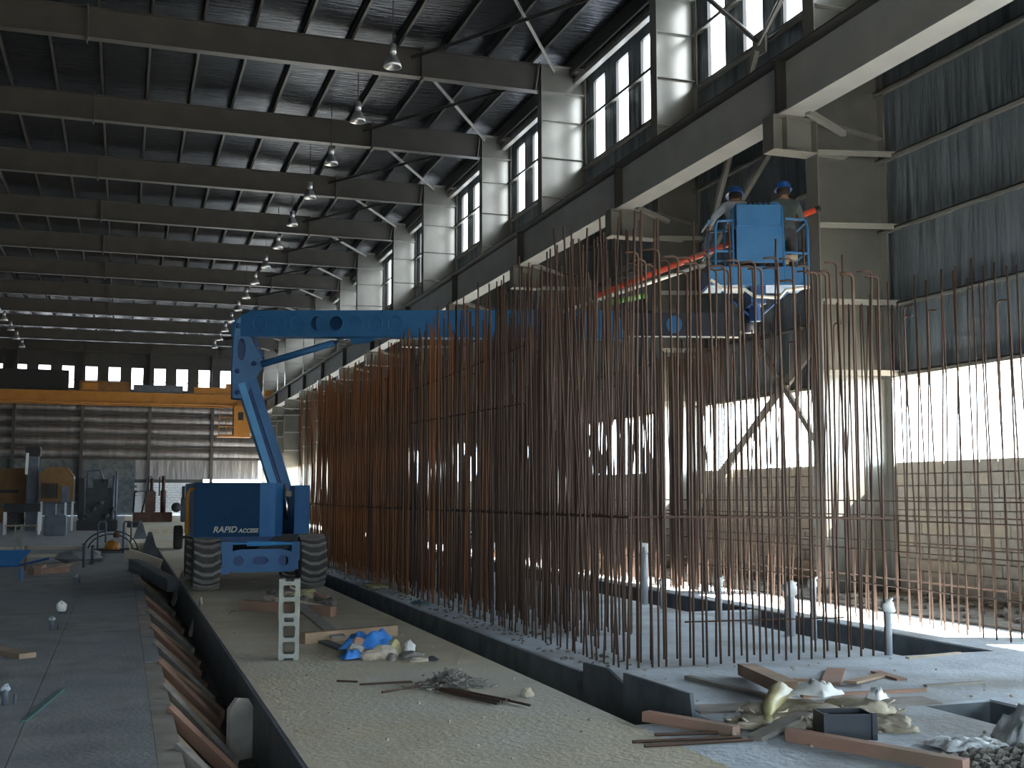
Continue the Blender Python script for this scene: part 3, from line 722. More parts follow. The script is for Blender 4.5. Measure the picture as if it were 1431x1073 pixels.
for yy in (-.38, .38):
    m_ = MB()
    ptube(m_, [(-.72, yy, 5.06), (-.7, yy, 6.0), (-.66, yy, 6.1), (-.36, yy, 6.12)]); ptube(m_, [(.8, yy, 5.06), (.8, yy, 6.0), (.74, yy, 6.12), (.45, yy, 6.14)])
    ptube(m_, [(-.71, yy, 5.6), (-.4, yy, 5.6)]); ptube(m_, [(.42, yy, 5.58), (.8, yy, 5.56)])
    ptube(m_, [(-.42, yy, 5.06), (-.42, yy, 6.28), (-.36, yy, 6.36), (.30, yy, 6.40), (.38, yy, 6.34), (.42, yy, 5.06)], .025)
    m_.build('guard_rail', 'blue_paint', pl)
m_ = MB()
for xx in (-.8, .8): ptube(m_, [(xx, -.38, 6.1), (xx, .38, 6.1)]); ptube(m_, [(xx, -.38, 5.6), (xx, .38, 5.6)])
m_.build('guard_rail', 'blue_paint', pl)
pbox(MB(), -.37, .37, -.44, -.40, 5.40, 6.0).build('front_panel', 'blue_paint', pl)
cp = pbox(MB(), -.37, .34, -.50, -.34, 6.0, 6.34).build('control_panel', 'blue_paint', pl)
for i in range(5): ptube(MB(), [(-.17 + .085 * i, -.44, 6.33), (-.17 + .085 * i, -.44, 6.40)], .02).build('control_lever', 'black', cp)
pbox(MB(), .44, .7, -.1, .3, 5.52, 5.6).build('tool_tray', 'wood_pale', pl)

# long tubes carried across the platform, lying on the mid rails
def pipe(p, q, r, material, name, label, cat, capm='black'):
    t = thing(name, label, cat, ((Vector(p) + Vector(q)) / 2))
    MB().tube([p, q], r, 12).build('tube', material, t, True)
    d = (Vector(q) - Vector(p)).normalized()
    MB().tube([Vector(q), Vector(q) + d * .09], r * 1.05, 12).build('end_cap', capm, t, True)
    return t
pipe((7.55, 17.73, 5.02), (11.02, 16.43, 6.47), .05, 'pole_red', 'long_pole', 'long red tube with black end carried slanting through the lift platform', 'pole')
pipe((6.9, 17.75, 4.70), (9.15, 16.88, 5.50), .03, 'pole_white', 'long_pole', 'thin whitish tube lying beside the long red tube', 'pole', 'pole_white')
pipe((7.55, 17.50, 4.83), (8.15, 17.25, 4.96), .045, 'green_paint', 'short_pole', 'short green tube end on top of the blue boom', 'pole', 'green_paint')

# ------------------------------------------------------------------ two workers on the platform
def person(name, label, base, rz, pose, shirt, trou):
    root = thing(name, label, 'person', base, rz)
    def skin(chains, nm, levels=2):
        verts = []; idx = {}; edges = []; rad = []
        for ch in chains:
            pv = None
            for key, p, r in ch:
                if key in idx: i = idx[key]
                else: i = idx[key] = len(verts); verts.append(p); rad.append(r)
                if pv is not None: edges.append((pv, i))
                pv = i
        me = bpy.data.meshes.new(nm); me.from_pydata(verts, edges, [])
        o = bpy.data.objects.new(nm, me); COL.objects.link(o)
        sk = o.modifiers.new('skin', 'SKIN'); 
        for i, v in enumerate(me.skin_vertices[0].data if me.skin_vertices else []): v.radius = (rad[i], rad[i])
        if not me.skin_vertices:
            bm = bmesh.new(); bm.from_mesh(me); ly = bm.verts.layers.skin.verify()
            for i, v in enumerate(bm.verts): v[ly].radius = (rad[i], rad[i]); v[ly].use_root = (i == 0)
            bm.to_mesh(me); bm.free()
        o.modifiers.new('sub', 'SUBSURF').levels = levels
        dg = bpy.context.evaluated_depsgraph_get(); me2 = bpy.data.meshes.new_from_object(o.evaluated_get(dg))
        bpy.data.objects.remove(o)
        for p in me2.polygons: p.use_smooth = True
        return me2
    P = pose
    ch = [[('pel', P['pel'], .15), ('wst', P['wst'], .145), ('chs', P['chs'], .17), ('nek', P['nek'], .065), ('hed', P['hed'], .092), ('top', P['top'], .085)]]
    for s in ('L', 'R'):
        ch.append([('chs', P['chs'], .17), ('sh' + s, P['sh' + s], .085), ('el' + s, P['el' + s], .055), ('wr' + s, P['wr' + s], .035), ('pa' + s, P['pa' + s], .038)])
        ch.append([('pel', P['pel'], .15), ('hp' + s, P['hp' + s], .105), ('kn' + s, P['kn' + s], .07), ('an' + s, P['an' + s], .05), ('to' + s, P['to' + s], .045)])
    me = skin(ch, 'body')
    for mn in (shirt, trou, 'skin', 'boot'): me.materials.append(MATS[mn])
    zn = Vector(P['nek']).z; zw = Vector(P['pel']).z
    wrs = [Vector(P['wrL']), Vector(P['wrR'])]
    for p in me.polygons:
        c = p.center
        if c.z > zn - .01 and (c - Vector(P['hed'])).length < .3: p.material_index = 2
        elif min((c - w).length for w in wrs + [Vector(P['paL']), Vector(P['paR'])]) < .07: p.material_index = 2
        elif c.z < .13: p.material_index = 3
        elif c.z < zw + .04 : p.material_index = 1
    o = bpy.data.objects.new('body', me); COL.objects.link(o); o.parent = root
    for s in ('L', 'R'):                      # five fingers on each hand
        pa = Vector(P['pa' + s]); d = (pa - Vector(P['wr' + s])).normalized(); sd = d.cross(Vector((0, 0, 1))).normalized(); dn = Vector((0, 0, -1))
        chs = []
        for i, l in enumerate((.07, .08, .085, .065)):
            b = pa + sd * (.024 * (i - 1.5)) + d * .01
            chs.append([('p', tuple(pa - d * .02), .022), ('a%d' % i, tuple(b + d * .03), .010), ('b%d' % i, tuple(b + d * (.03 + l * .5) + dn * .015), .009), ('c%d' % i, tuple(b + d * (.03 + l * .75) + dn * .05), .008)])
        chs.append([('p', tuple(pa - d * .02), .022), ('t0', tuple(pa + sd * .045), .012), ('t1', tuple(pa + sd * .06 + d * .04 + dn * .02), .010)])
        hm = skin(chs, 'hand', 1); hm.materials.append(MATS['skin'])
        h_ = bpy.data.objects.new('hand', hm); COL.objects.link(h_); h_.parent = root
    hc = Vector(P['hed']); tp = Vector(P['top']); up = (tp - hc).normalized(); fw = Vector(P['face']).normalized()
    rt = fw.cross(up).normalized(); fw = up.cross(rt)
    HM = Matrix(((rt.x, fw.x, up.x, hc.x), (rt.y, fw.y, up.y, hc.y), (rt.z, fw.z, up.z, hc.z), (0, 0, 0, 1)))
    def part(mb, nm, mt, sm=True):
        mb.v = [HM @ v for v in mb.v]; return mb.build(nm, mt, root, sm, local=True)
    hat = MB().lathe([(.135, .055), (.15, .05), (.125, .075), (.122, .11), (.10, .165), (.06, .195), (0, .205)], n=20)
    for i, v in enumerate(hat.v): v.y = v.y * 1.15 + (.03 if v.z < .06 and v.y > 0 else 0)
    part(hat, 'hard_hat', 'hat_blue')
    part(MB().lathe([(.07, -.06), (.105, -.03), (.112, .03), (.11, .07)], (0, -.02, 0), 'z', 16), 'hair', 'hair')
    for sx in (-1, 1):
        part(MB().lathe([(0, -.012), (.03, 0), (0, .012)], (sx * .098, 0, 0), 'x', 10), 'ear', 'skin')
        part(MB().lathe([(0, -.012), (.014, 0), (0, .012)], (sx * .035, .100, .012), 'y', 10), 'eye', 'black')
    part(MB().hexa([(-.016, .09, -.03), (.016, .09, -.03), (.01, .135, -.028), (-.01, .135, -.028), (-.008, .09, .02), (.008, .09, .02), (.005, .105, .02), (-.005, .105, .02)]), 'nose', 'skin')
    part(MB().box(-.025, .025, .09, .105, -.062, -.054), 'mouth', 'machine_red', False)
    return root
# standing upright, back to the viewer, arms forward
pB = dict(pel=(0, 0, .93), wst=(0, .02, 1.10), chs=(0, .03, 1.34), nek=(0, .06, 1.52), hed=(0, .10, 1.64), top=(0, .11, 1.74), face=(0.1, 1, -.1),
          shL=(-.20, .04, 1.42), elL=(-.32, .14, 1.17), wrL=(-.24, .38, 1.14), paL=(-.22, .46, 1.15), shR=(.20, .04, 1.42), elR=(.32, .16, 1.20), wrR=(.26, .40, 1.26), paR=(.25, .48, 1.28),
          hpL=(-.10, 0, .88), knL=(-.11, .03, .48), anL=(-.12, 0, .09), toL=(-.13, .16, .05), hpR=(.10, 0, .88), knR=(.11, .04, .48), anR=(.12, 0, .09), toR=(.13, .16, .05))
person('person', 'worker in dark grey green jacket and blue hard hat standing on the platform', PM @ Vector((.56, .10, 5.085)), pa, pB, 'jacket_green', 'trousers')
# leaning over the rail to the other side
pA = dict(pel=(0, 0, .90), wst=(-.03, .05, 1.07), chs=(-.08, .14, 1.29), nek=(-.08, .22, 1.45), hed=(-.06, .28, 1.55), top=(-.05, .31, 1.65), face=(-.3, 1, -.4),
          shL=(-.27, .16, 1.36), elL=(-.46, .10, 1.16), wrL=(-.50, .28, 1.04), paL=(-.50, .36, 1.04), shR=(.12, .16, 1.38), elR=(.22, .28, 1.16), wrR=(.12, .46, 1.12), paR=(.10, .54, 1.13),
          hpL=(-.10, 0, .85), knL=(-.12, .08, .46), anL=(-.13, 0, .09), toL=(-.14, .16, .05), hpR=(.10, 0, .85), knR=(.11, .08, .46), anR=(.12, 0, .09), toR=(.13, .16, .05))
person('person', 'worker in pale grey shirt and blue hard hat bending over the platform rail', PM @ Vector((-.20, -.08, 5.085)), pa, pA, 'shirt_grey', 'trousers')

# ------------------------------------------------------------------ loose things: helpers
def plank(name, label, p, q, w, h, material, cat='plank', group=None, z0=0.0, z1=None):
    z1 = z0 if z1 is None else z1
    o = MB().beam((p[0], p[1], z0 + h / 2), (q[0], q[1], z1 + h / 2), w, h).build(name, material)
    return tag(o, label, cat, group)
def lump_mesh(m_, c, s, seed, sub=2, amp=.35, flat=True):
    bm = bmesh.new(); bmesh.ops.create_icosphere(bm, subdivisions=sub, radius=1.0)
    for v in bm.verts:
        k = 1 + amp * noise.noise(v.co * 1.3 + Vector((seed * 3.1, seed, 0))) + amp * .5 * noise.noise(v.co * 3.1 + Vector((seed, 0, 7)))
        v.co = Vector((v.co.x * k * s[0], v.co.y * k * s[1], v.co.z * k * s[2]))
        if flat: v.co.z = max(v.co.z, -.45 * s[2])
    bm.verts.index_update()
    z = .45 * s[2] if flat else 0
    m_.add([v.co + Vector((c[0], c[1], c[2] + z)) for v in bm.verts], [[v.index for v in f.verts] for f in bm.faces]); bm.free(); return m_
def lump(name, label, c, s, seed, material, cat, group=None, **k):
    return tag(lump_mesh(MB(), c, s, seed, **k).build(name, material, smooth=False), label, cat, group)
def cloth(c, sx, sy, h, seed, rot=0, n=16, fold=1.0, flat=.02):
    m_ = MB(); cr, sr = math.cos(rot), math.sin(rot)
    for side in (0, 1):
        for i in range(n + 1):
            for j in range(n + 1):
                u, v = i / n * 2 - 1, j / n * 2 - 1
                ed = max(0, 1 - max(abs(u), abs(v)) ** 3)
                z = flat + h * ed * (.55 + .6 * noise.noise(Vector((u * 2 * fold + seed, v * 2 * fold, seed)))) + .25 * h * abs(noise.noise(Vector((u * 5 * fold, v * 5 * fold, seed + 4)))) * ed
                wob = 1 + .25 * noise.noise(Vector((u + seed, v, 2)))
                x, y = u * sx * wob, v * sy * wob
                m_.v.append(Vector((c[0] + x * cr - y * sr, c[1] + x * sr + y * cr, c[2] + max(.006, z) - side * .005)))
    N = (n + 1) * (n + 1)
    for i in range(n):
        for j in range(n):
            a, b, d, e = i * (n + 1) + j, (i + 1) * (n + 1) + j, (i + 1) * (n + 1) + j + 1, i * (n + 1) + j + 1
            m_.f.append([a, b, d, e]); m_.f.append([N + e, N + d, N + b, N + a])
    rim = [i * (n + 1) for i in range(n + 1)] + [n * (n + 1) + j for j in range(1, n + 1)] + [i * (n + 1) + n for i in range(n - 1, -1, -1)] + list(range(n - 1, 0, -1))
    for i in range(len(rim)):
        a, b = rim[i], rim[(i + 1) % len(rim)]; m_.f.append([a, N + a, N + b, b])
    return m_

# ------------------------------------------------------------------ strutted trench
y = 5.2; i = 0
while y < 30:
    L_ = random.uniform(2.2, 2.6)
    o = MB().box(T1a + .005, .42, y, y + L_ - .02, -.22, -.004 - random.uniform(0, .012)).build('form_board', 'wood_grey' if i % 3 else 'concrete_grey')
    tag(o, 'weathered form board nailed along the edge of the strutted trench', 'board', 'form boards along the strutted trench'); y += L_; i += 1
yt = [6.7, 7.3, 8.0, 8.55, 9.35, 9.9, 10.5, 11.15, 12.0, 12.7, 13.5, 14.3, 15.2, 16.1, 17.2, 18.3, 19.5, 20.8, 22.4, 24.2]
for i, y in enumerate(yt):
    mt = ('wood_red', 'wood', 'wood_grey', 'wood')[i % 4]; dx = random.uniform(-.04, .05); dy = random.uniform(-.15, .1)
    o = MB().beam((.40, y, -.02 - (.05 if i % 2 else 0)), (.93 + dx, y - 1.15 + dy, -.42 - random.uniform(0, .05)), .05, random.uniform(.08, .11)).build('timber_strut', mt)
    tag(o, {'wood_red': 'reddish timber strut slanting down into the long trench', 'wood': 'brown timber strut slanting down into the long trench', 'wood_grey': 'greyed timber strut slanting down into the long trench'}[mt], 'strut', 'timber struts in the long trench')
o = MB().plate([(-.13, 0), (.13, 0), (.13, .40), (.06, .50), (-.05, .52), (-.13, .44)], [], .04, Matrix.Translation((.99, 9.75, -.52)) @ Matrix.Rotation(R(35), 4, 'Z')).build('stake_board', 'wood_grey')
tag(o, 'short board with rounded top standing against the dark trench lining', 'board')
o = MB().beam((1.05, 18.4, -.5), (1.16, 17.6, .10), .03, .12).build('stake_board', 'wood_pale'); tag(o, 'pale stake leaning out of the trench by the lift wheel', 'stake')
o = MB().beam((1.0, 23.6, -.5), (1.16, 22.9, .15), .03, .16).build('stake_board', 'wood_grey'); tag(o, 'grey board end leaning out of the trench behind the lift wheel', 'stake')
o = MB().beam((.30, 26.8, .125), (1.0, 23.4, -.1), .22, .24).build('timber_baulk', 'ply_dark'); tag(o, 'thick dark baulk lying lengthwise over the trench', 'timber')
o = MB().box(.16, .98, 29.9, 30.0, -.3, .02).build('shutter_board', 'wood_pale'); tag(o, 'pale timber panel closing the trench crosswise', 'panel')
o = MB().beam((.2, 30.2, .22), (.98, 29.8, -.05), .06, .22).build('shutter_board', 'wood_pale'); tag(o, 'pale board sloping across the trench end', 'board')
o = MB().box(.12, .18, 29.8, 30.1, 0, .30).build('form_post', 'wood_pale'); tag(o, 'short pale post at the trench corner', 'post')
for (x, y, s_, lb) in ((.76, 32.5, 1.0, 'dark pyramid shaped steel cover over the trench'), (.72, 46, 1.05, 'smaller dark pyramid cover farther along the trench line')):
    o = MB().hexa([(x - .24 * s_, y - .2, 0), (x + .24 * s_, y - .2, 0), (x + .24 * s_, y + .3, 0), (x - .24 * s_, y + .3, 0), (x - .05, y, .66 * s_), (x + .04, y, .66 * s_), (x + .04, y + .06, .66 * s_), (x - .05, y + .06, .66 * s_)]).build('trench_cover', 'ply_dark')
    tag(o, lb, 'cover')

# ------------------------------------------------------------------ walkway: block stack, timber, rubbish
def make_block(name, material, label, group, loc, rz):
    w, h = .2, .4
    out = [(-w / 2, 0), (-w / 2 + .05, 0), (-w / 2 + .055, .022), (w / 2 - .055, .022), (w / 2 - .05, 0), (w / 2, 0), (w / 2, h), (w / 2 - .05, h), (w / 2 - .055, h - .022), (-w / 2 + .055, h - .022), (-w / 2 + .05, h), (-w / 2, h)]
    def hole(z0, z1): return [(-.058, z0 + .015), (-.045, z0), (.045, z0), (.058, z0 + .015), (.062, z1 - .015), (.05, z1), (-.05, z1), (-.062, z1 - .015)]
    o = MB().plate(out, [hole(.062, .182), hole(.222, .340)], .19, Matrix.Translation((0, -.095, 0))).build(name, material, None, local=True)
    o.location = loc; o.rotation_euler = (0, 0, rz); return tag(o, label, 'block', group)
make_block('hollow_block', 'block_pale', 'hollow concrete block standing on end, bottom of the pair on the walkway', 'stacked hollow blocks on the walkway', (1.64, 11.82, 0.001), R(-9))
make_block('hollow_block', 'block_pale', 'hollow concrete block standing on end, top of the pair on the walkway', 'stacked hollow blocks on the walkway', (1.638, 11.82, .4012), R(-11))
plank('timber_beam', 'thick brown timber beam lying across the walkway by the blue tarp', (1.95, 12.98), (3.10, 13.42), .12, .12, 'wood')
plank('timber_beam', 'dark red brown beam lying behind the stacked blocks', (1.72, 17.2), (2.78, 15.75), .12, .13, 'wood_red')
plank('plank', 'grey plank lying lengthwise on the walkway behind the stacked blocks', (2.35, 16.1), (2.34, 12.9), .16, .03, 'wood_grey', z0=.13, z1=.05)
plank('plank', 'short dark plank lying askew under the brown timber beam', (2.1, 13.6), (2.28, 12.3), .12, .03, 'ply_dark')
g = 'scraps in the rubbish heap by the lift wheels'
sp = [('wood_pale', 'pale timber offcut in the heap by the lift wheels'), ('sack', 'crumpled brown sack in the heap by the lift wheels'), ('bag_yellow', 'yellowish crumpled bag in the heap by the lift wheels'), ('rubble', 'grey rubble lump in the heap by the lift wheels'), ('wood_red', 'reddish timber offcut in the heap by the lift wheels')]
for i in range(26):
    mt, lb = sp[i % 5]; x, y = random.gauss(2.62, .22), random.gauss(18.0, .75); x = min(max(x, 2.0), 3.0)
    if mt.startswith('wood'):
        a = random.uniform(0, 3.1); plank('timber_offcut', lb, (x - .22 * math.cos(a), y - .22 * math.sin(a)), (x + .22 * math.cos(a), y + .22 * math.sin(a)), .07, .03, mt, 'offcut', g, .0, random.uniform(0, .16))
    else: lump('crumpled_scrap', lb, (x, y, 0), (random.uniform(.07, .16), random.uniform(.07, .16), random.uniform(.05, .11)), i, mt, 'scrap', g)
# blue tarp heap
t_ = cloth((2.50, 12.05, .05), .26, .22, .22, 3.2, R(-20), 16, 1.3).build('blue_tarp', 'tarp_blue', smooth=True); tag(t_, 'crumpled bright blue plastic tarp on a small rubbish heap', 'tarp')
t_ = cloth((2.24, 11.62, .0), .12, .09, .10, 8.2, R(20), 10, 1.3).build('blue_tarp', 'tarp_blue', smooth=True); tag(t_, 'small torn scrap of blue tarp on the concrete', 'tarp')
hp = [((2.32, 11.82), (.09, .08, .09), 'block_grey', 'angular grey stone'), ((2.42, 11.55), (.10, .07, .07), 'sack', 'folded brown cloth'), ((2.58, 11.62), (.13, .09, .09), 'wood_pale', 'pale crumpled paper sack'), ((2.74, 11.95), (.08, .07, .10), 'bag_yellow', 'cream crumpled bag'), ((2.90, 11.85), (.06, .06, .09), 'rag', 'white cup shaped scrap'), ((2.60, 11.40), (.05, .05, .05), 'rubble', 'small round stone'), ((2.82, 11.50), (.14, .10, .05), 'rubble', 'flat grey rubble mound'), ((2.84, 11.25), (.10, .05, .03), 'wood_pale', 'flat tan offcut'), ((2.98, 11.25), (.06, .03, .03), 'black', 'small black scrap'), ((2.40, 11.95), (.1, .1, .12), 'wood_red', 'brown crumpled scrap')]
for i, (c, s_, mt, lb) in enumerate(hp): lump('heap_scrap', lb + ' in the heap under the blue tarp', (c[0], c[1], 0), s_, i + 40, mt, 'scrap', amp=.45)
# wire and rod heap
rh = thing('rod_bundle', 'bundle of short dark steel rods beside the grey sweepings', 'rods', (2.72, 9.1, 0))
for i in range(5): MB().tube([(2.55 + .03 * i, 9.48 - .02 * i, .02 + .015 * (i % 2)), (2.84 + .035 * i, 8.72 + .03 * i, .015 + .01 * (i % 2))], .011, 6).build('rod', 'rust', rh)
for i, (p, q) in enumerate((((2.1, 9.55), (2.5, 9.75)), ((2.0, 10.0), (2.45, 9.95)), ((2.95, 8.9), (3.05, 8.55)), ((1.85, 10.25), (2.0, 10.1)))):
    o = MB().tube([(*p, .012), (*q, .02)], .010, 6).build('steel_rod', 'rust'); tag(o, 'loose rusty rod end lying near the grey sweepings', 'rod', 'loose rods near the sweepings')
m_ = MB()
for i in range(220):
    a = random.uniform(0, 6.28); r_ = abs(random.gauss(0, .15)); x, y = 2.75 + r_ * math.cos(a), 9.75 + 1.3 * r_ * math.sin(a); hgt = max(0, .14 - .6 * r_)
    b = random.uniform(0, 6.28); l = random.uniform(.04, .12)
    m_.beam((x, y, .01 + hgt * random.random()), (x + l * math.cos(b), y + l * math.sin(b), .015 + hgt * random.random()), .02, .008)
lump_mesh(m_, (2.75, 9.75, 0), (.15, .22, .05), 77, 4, .6)
o = m_.build('sweepings', 'rubble'); o['kind'] = 'stuff'; o['label'] = 'low heap of grey wire and dust sweepings on the walkway'; o['category'] = 'sweepings'
lump('stone', 'single tan stone lying near the dark trench', (3.2, 9.05, 0), (.055, .045, .05), 12, 'sandpile', 'stone')
m_ = MB()
for i in range(70):
    x, y = random.uniform(1.3, 3.4), random.uniform(5.6, 19); s_ = random.uniform(.005, .013); lump_mesh(m_, (x, y, 0), (s_ * 1.4, s_ * 1.2, s_), i, 1)
for i in range(70):
    x, y = random.uniform(4.3, 7.5), random.uniform(6.0, 10.0); s_ = random.uniform(.006, .016)
    if not (HX0 - .1 < x < HX1 + .1 and HY0 - .1 < y < HY1 + .1): lump_mesh(m_, (x, y, 0), (s_ * 1.4, s_ * 1.2, s_), i, 1)
o = m_.build('gravel_crumbs', 'sack'); o['kind'] = 'stuff'; o['label'] = 'scattered small concrete crumbs on the slabs'; o['category'] = 'crumbs'

# ------------------------------------------------------------------ end of the second trench and front slab
M_ = Matrix(((0, -1, 0, 4.10), (-1, 0, 0, 9.96), (0, 0, 1, 0), (0, 0, 0, 1)))
o = MB().plate([(0, -.30), (.95, -.32), (.98, .03), (.55, .13), (.0, .11)], [], .03, M_).build('shutter_board', 'ply_dark'); tag(o, 'dark form panel lining the trench corner by the hooked bars', 'panel')
o = MB().plate([(.92, -.30), (2.2, -.10), (2.14, .17), (.94, .15)], [], .03, Matrix.Translation((-.02, 0, 0)) @ M_).build('shutter_board', 'concrete_dark'); tag(o, 'dark slanting form panel at the open end of the trench', 'panel')
plank('timber_beam', 'short thick timber propped up on the trash heap', (5.42, 9.35), (5.02, 8.02), .16, .10, 'wood', z0=.02, z1=.08)
plank('plank', 'thin dark plank lying on the slab behind the propped timber', (4.87, 9.44), (5.02, 8.25), .07, .03, 'wood_grey')
plank('plank', 'narrow brown batten on the slab behind the propped timber', (5.5, 9.1), (5.82, 8.95), .05, .02, 'wood_red')
plank('plank', 'wide pinkish board lying flat by the hooked bars', (5.88, 8.72), (6.42, 9.42), .17, .025, 'wood_red')
plank('plank', 'pale board crossing the wide pinkish board', (6.0, 8.60), (6.62, 9.0), .11, .02, 'wood', z0=.026, z1=.0)
plank('plank', 'small dark board end beside the pale crossing board', (6.68, 9.18), (6.62, 8.72), .10, .02, 'wood_red')
plank('plank', 'long thin batten lying across the front slab', (5.30, 8.27), (6.45, 8.19), .05, .025, 'wood_red')
plank('plank', 'short batten lying near the square hole', (6.6, 8.38), (7.2, 8.37), .05, .02, 'wood_grey')
plank('plank', 'pale batten lying at the near end of the pit', (7.55, 9.85), (8.3, 9.98), .05, .02, 'wood_pale')
plank('plank', 'long grey board lying flat in front of the square hole', (4.2, 8.05), (6.2, 7.80), .30, .015, 'wood_grey')
plank('timber_beam', 'square cut brown timber with pale end on the trench corner', (3.68, 7.80), (4.03, 7.10), .09, .07, 'wood_red')
plank('timber_beam', 'long reddish timber lying in front of the dark crate', (4.30, 6.88), (4.80, 5.75), .09, .08, 'wood_red')
plank('plank', 'weathered grey plank poking out of the trash heap', (4.08, 6.95), (4.66, 7.22), .12, .03, 'wood_grey', z0=.0, z1=.08)
for i, (p, q) in enumerate((((3.26, 7.12), (4.02, 7.02)), ((3.28, 6.98), (4.05, 6.92)), ((3.50, 7.28), (4.1, 7.16)))):
    o = MB().tube([(*p, .013), (*q, .013)], .012, 6).build('steel_rod', 'rust'); tag(o, 'long rusty rod lying on the slab beside the square cut timber', 'rod', 'long rods beside the square cut timber')
m_ = MB()
for i, (c, s_) in enumerate((((4.75, 7.45, 0), (.38, .36, .085)), ((5.15, 7.35, 0), (.28, .26, .10)), ((4.42, 7.35, 0), (.3, .25, .05)), ((5.2, 7.0, 0), (.16, .2, .06)))): lump_mesh(m_, c, s_, 60 + i, 4, .4)
for v in m_.v: v.z += .018 * noise.noise(v * 16) + .012 * noise.noise(v * 37) if v.z > .01 else 0
for i in range(90):
    a = random.uniform(0, 6.28); x, y = random.gauss(4.8, .33), random.gauss(7.3, .2); l = random.uniform(.02, .09)
    m_.beam((x, y, .05 + .06 * random.random()), (x + l * math.cos(a), y + l * math.sin(a), .05 + .07 * random.random()), .02, .01)
o = m_.build('sand_heap', 'sandpile', smooth=True); tag(o, 'low heap of sand and trash on the front slab', 'sand heap'); o['kind'] = 'stuff'
bgm = MB(); pts = [(4.38, 7.28, .07), (4.48, 7.42, .10), (4.58, 7.54, .13), (4.70, 7.66, .15), (4.82, 7.76, .17), (4.92, 7.85, .16)]
bgm.tube(pts, [.015, .05, .075, .085, .07, .02], 14)
for v in bgm.v: v.z = max(.05, .12 + (v.z - .12) * .8 + .05 * noise.noise(v * 13)); v.x += .03 * noise.noise(v * 15 + Vector((3, 0, 0)))
tag(bgm.build('plastic_bag', 'bag_yellow', smooth=True), 'long yellowish clear plastic bag on the sand heap', 'bag')
tag(cloth((4.95, 7.50, .16), .14, .14, .12, 5.1, .4, 14, 1.1).build('white_plastic', 'rag', smooth=True), 'crumpled white plastic on the sand heap by the yellowish bag', 'plastic')
tag(cloth((5.30, 7.28, .14), .07, .06, .10, 6.3, .4, 8, 1.6).build('white_plastic', 'rag', smooth=True), 'small white scrap behind the dark crate', 'plastic')
lump('yellow_scrap', 'small round yellow scrap at the tip of the plastic bag', (4.36, 7.22, .04), (.035, .03, .045), 5, 'bag_yellow', 'scrap')
ct = thing('crate', 'small open dark blue plastic crate in front of the sand heap', 'crate', (4.72, 6.86, 0), R(-14))
for b_, nm in (((-.17, .17, -.12, -.11, 0, .17), 'front_side'), ((-.17, .17, .11, .12, 0, .17), 'back_side'), ((-.17, -.16, -.11, .11, 0, .17), 'end_side'), ((.16, .17, -.11, .11, 0, .17), 'end_side'), ((-.16, .16, -.11, .11, 0, .01), 'crate_floor'), ((-.185, -.15, -.135, -.12, 0, .18), 'corner_post'), ((.15, .185, -.135, -.12, 0, .18), 'corner_post')):
    MB().box(*b_).build(nm, 'crate_blue', ct, local=True)
tag(cloth((5.80, 6.18, 0), .26, .24, .26, 9.4, R(-25), 24, 1.7).build('plastic_sheet', 'plastic_clear', smooth=True), 'crumpled translucent plastic sheet draped by the square hole', 'plastic sheet')
tag(cloth((5.28, 6.28, 0), .24, .16, .07, 2.9, R(-15), 18, 1.8).build('plastic_sheet', 'plastic_clear', smooth=True), 'flat trail of crumpled plastic reaching from the draped sheet over the slab', 'plastic sheet')
m_ = MB()
for i in range(300):
    x, y = random.uniform(4.85, 5.75), random.uniform(5.5, 6.12); s_ = random.uniform(.012, .04); lump_mesh(m_, (x, y, 0), (s_ * 1.3, s_, s_), i + 200, 1, .5)
o = m_.build('rubble_heap', 'rubble'); o['kind'] = 'stuff'; o['label'] = 'broken concrete rubble heap at the edge of the front slab'; o['category'] = 'rubble'
m_ = MB()
for i in range(140):
    x, y = random.uniform(10.5, 12.3), random.uniform(10.3, 22.8); s_ = random.uniform(.03, .12)
    if abs(y - Y0) < .6: continue
    lump_mesh(m_, (x, y, 0), (s_ * 1.3, s_, s_ * .8), i + 400, 1, .5)
o = m_.build('rubble_strip', 'rubble'); o['kind'] = 'stuff'; o['label'] = 'strip of rubble along the foot of the block wall'; o['category'] = 'rubble'
m_ = MB()
for i in range(300):
    y = random.uniform(10.2, 28); x = random.uniform(4.2, 4.75); s_ = random.uniform(.008, .022); lump_mesh(m_, (x, y, 0), (s_ * 1.5, s_ * 1.5, s_ * .9), i + 700, 1, .5)
o = m_.build('dirt_crumbs', 'rubble'); o['kind'] = 'stuff'; o['label'] = 'dirt crumbs along the edge under the long bar row'; o['category'] = 'crumbs'
tag(cloth((4.32, 17.0, 0), .10, .16, .06, 2.2, .3, 8, 1.4).build('teal_scrap', 'teal', smooth=True), 'crumpled teal scrap on the edge under the long bar row', 'scrap')
tag(cloth((4.35, 20.5, 0), .14, .4, .07, 4.4, .1, 8, 1.6).build('yellow_straw', 'bag_yellow', smooth=True), 'yellow scrap of packing on the trench edge', 'scrap')

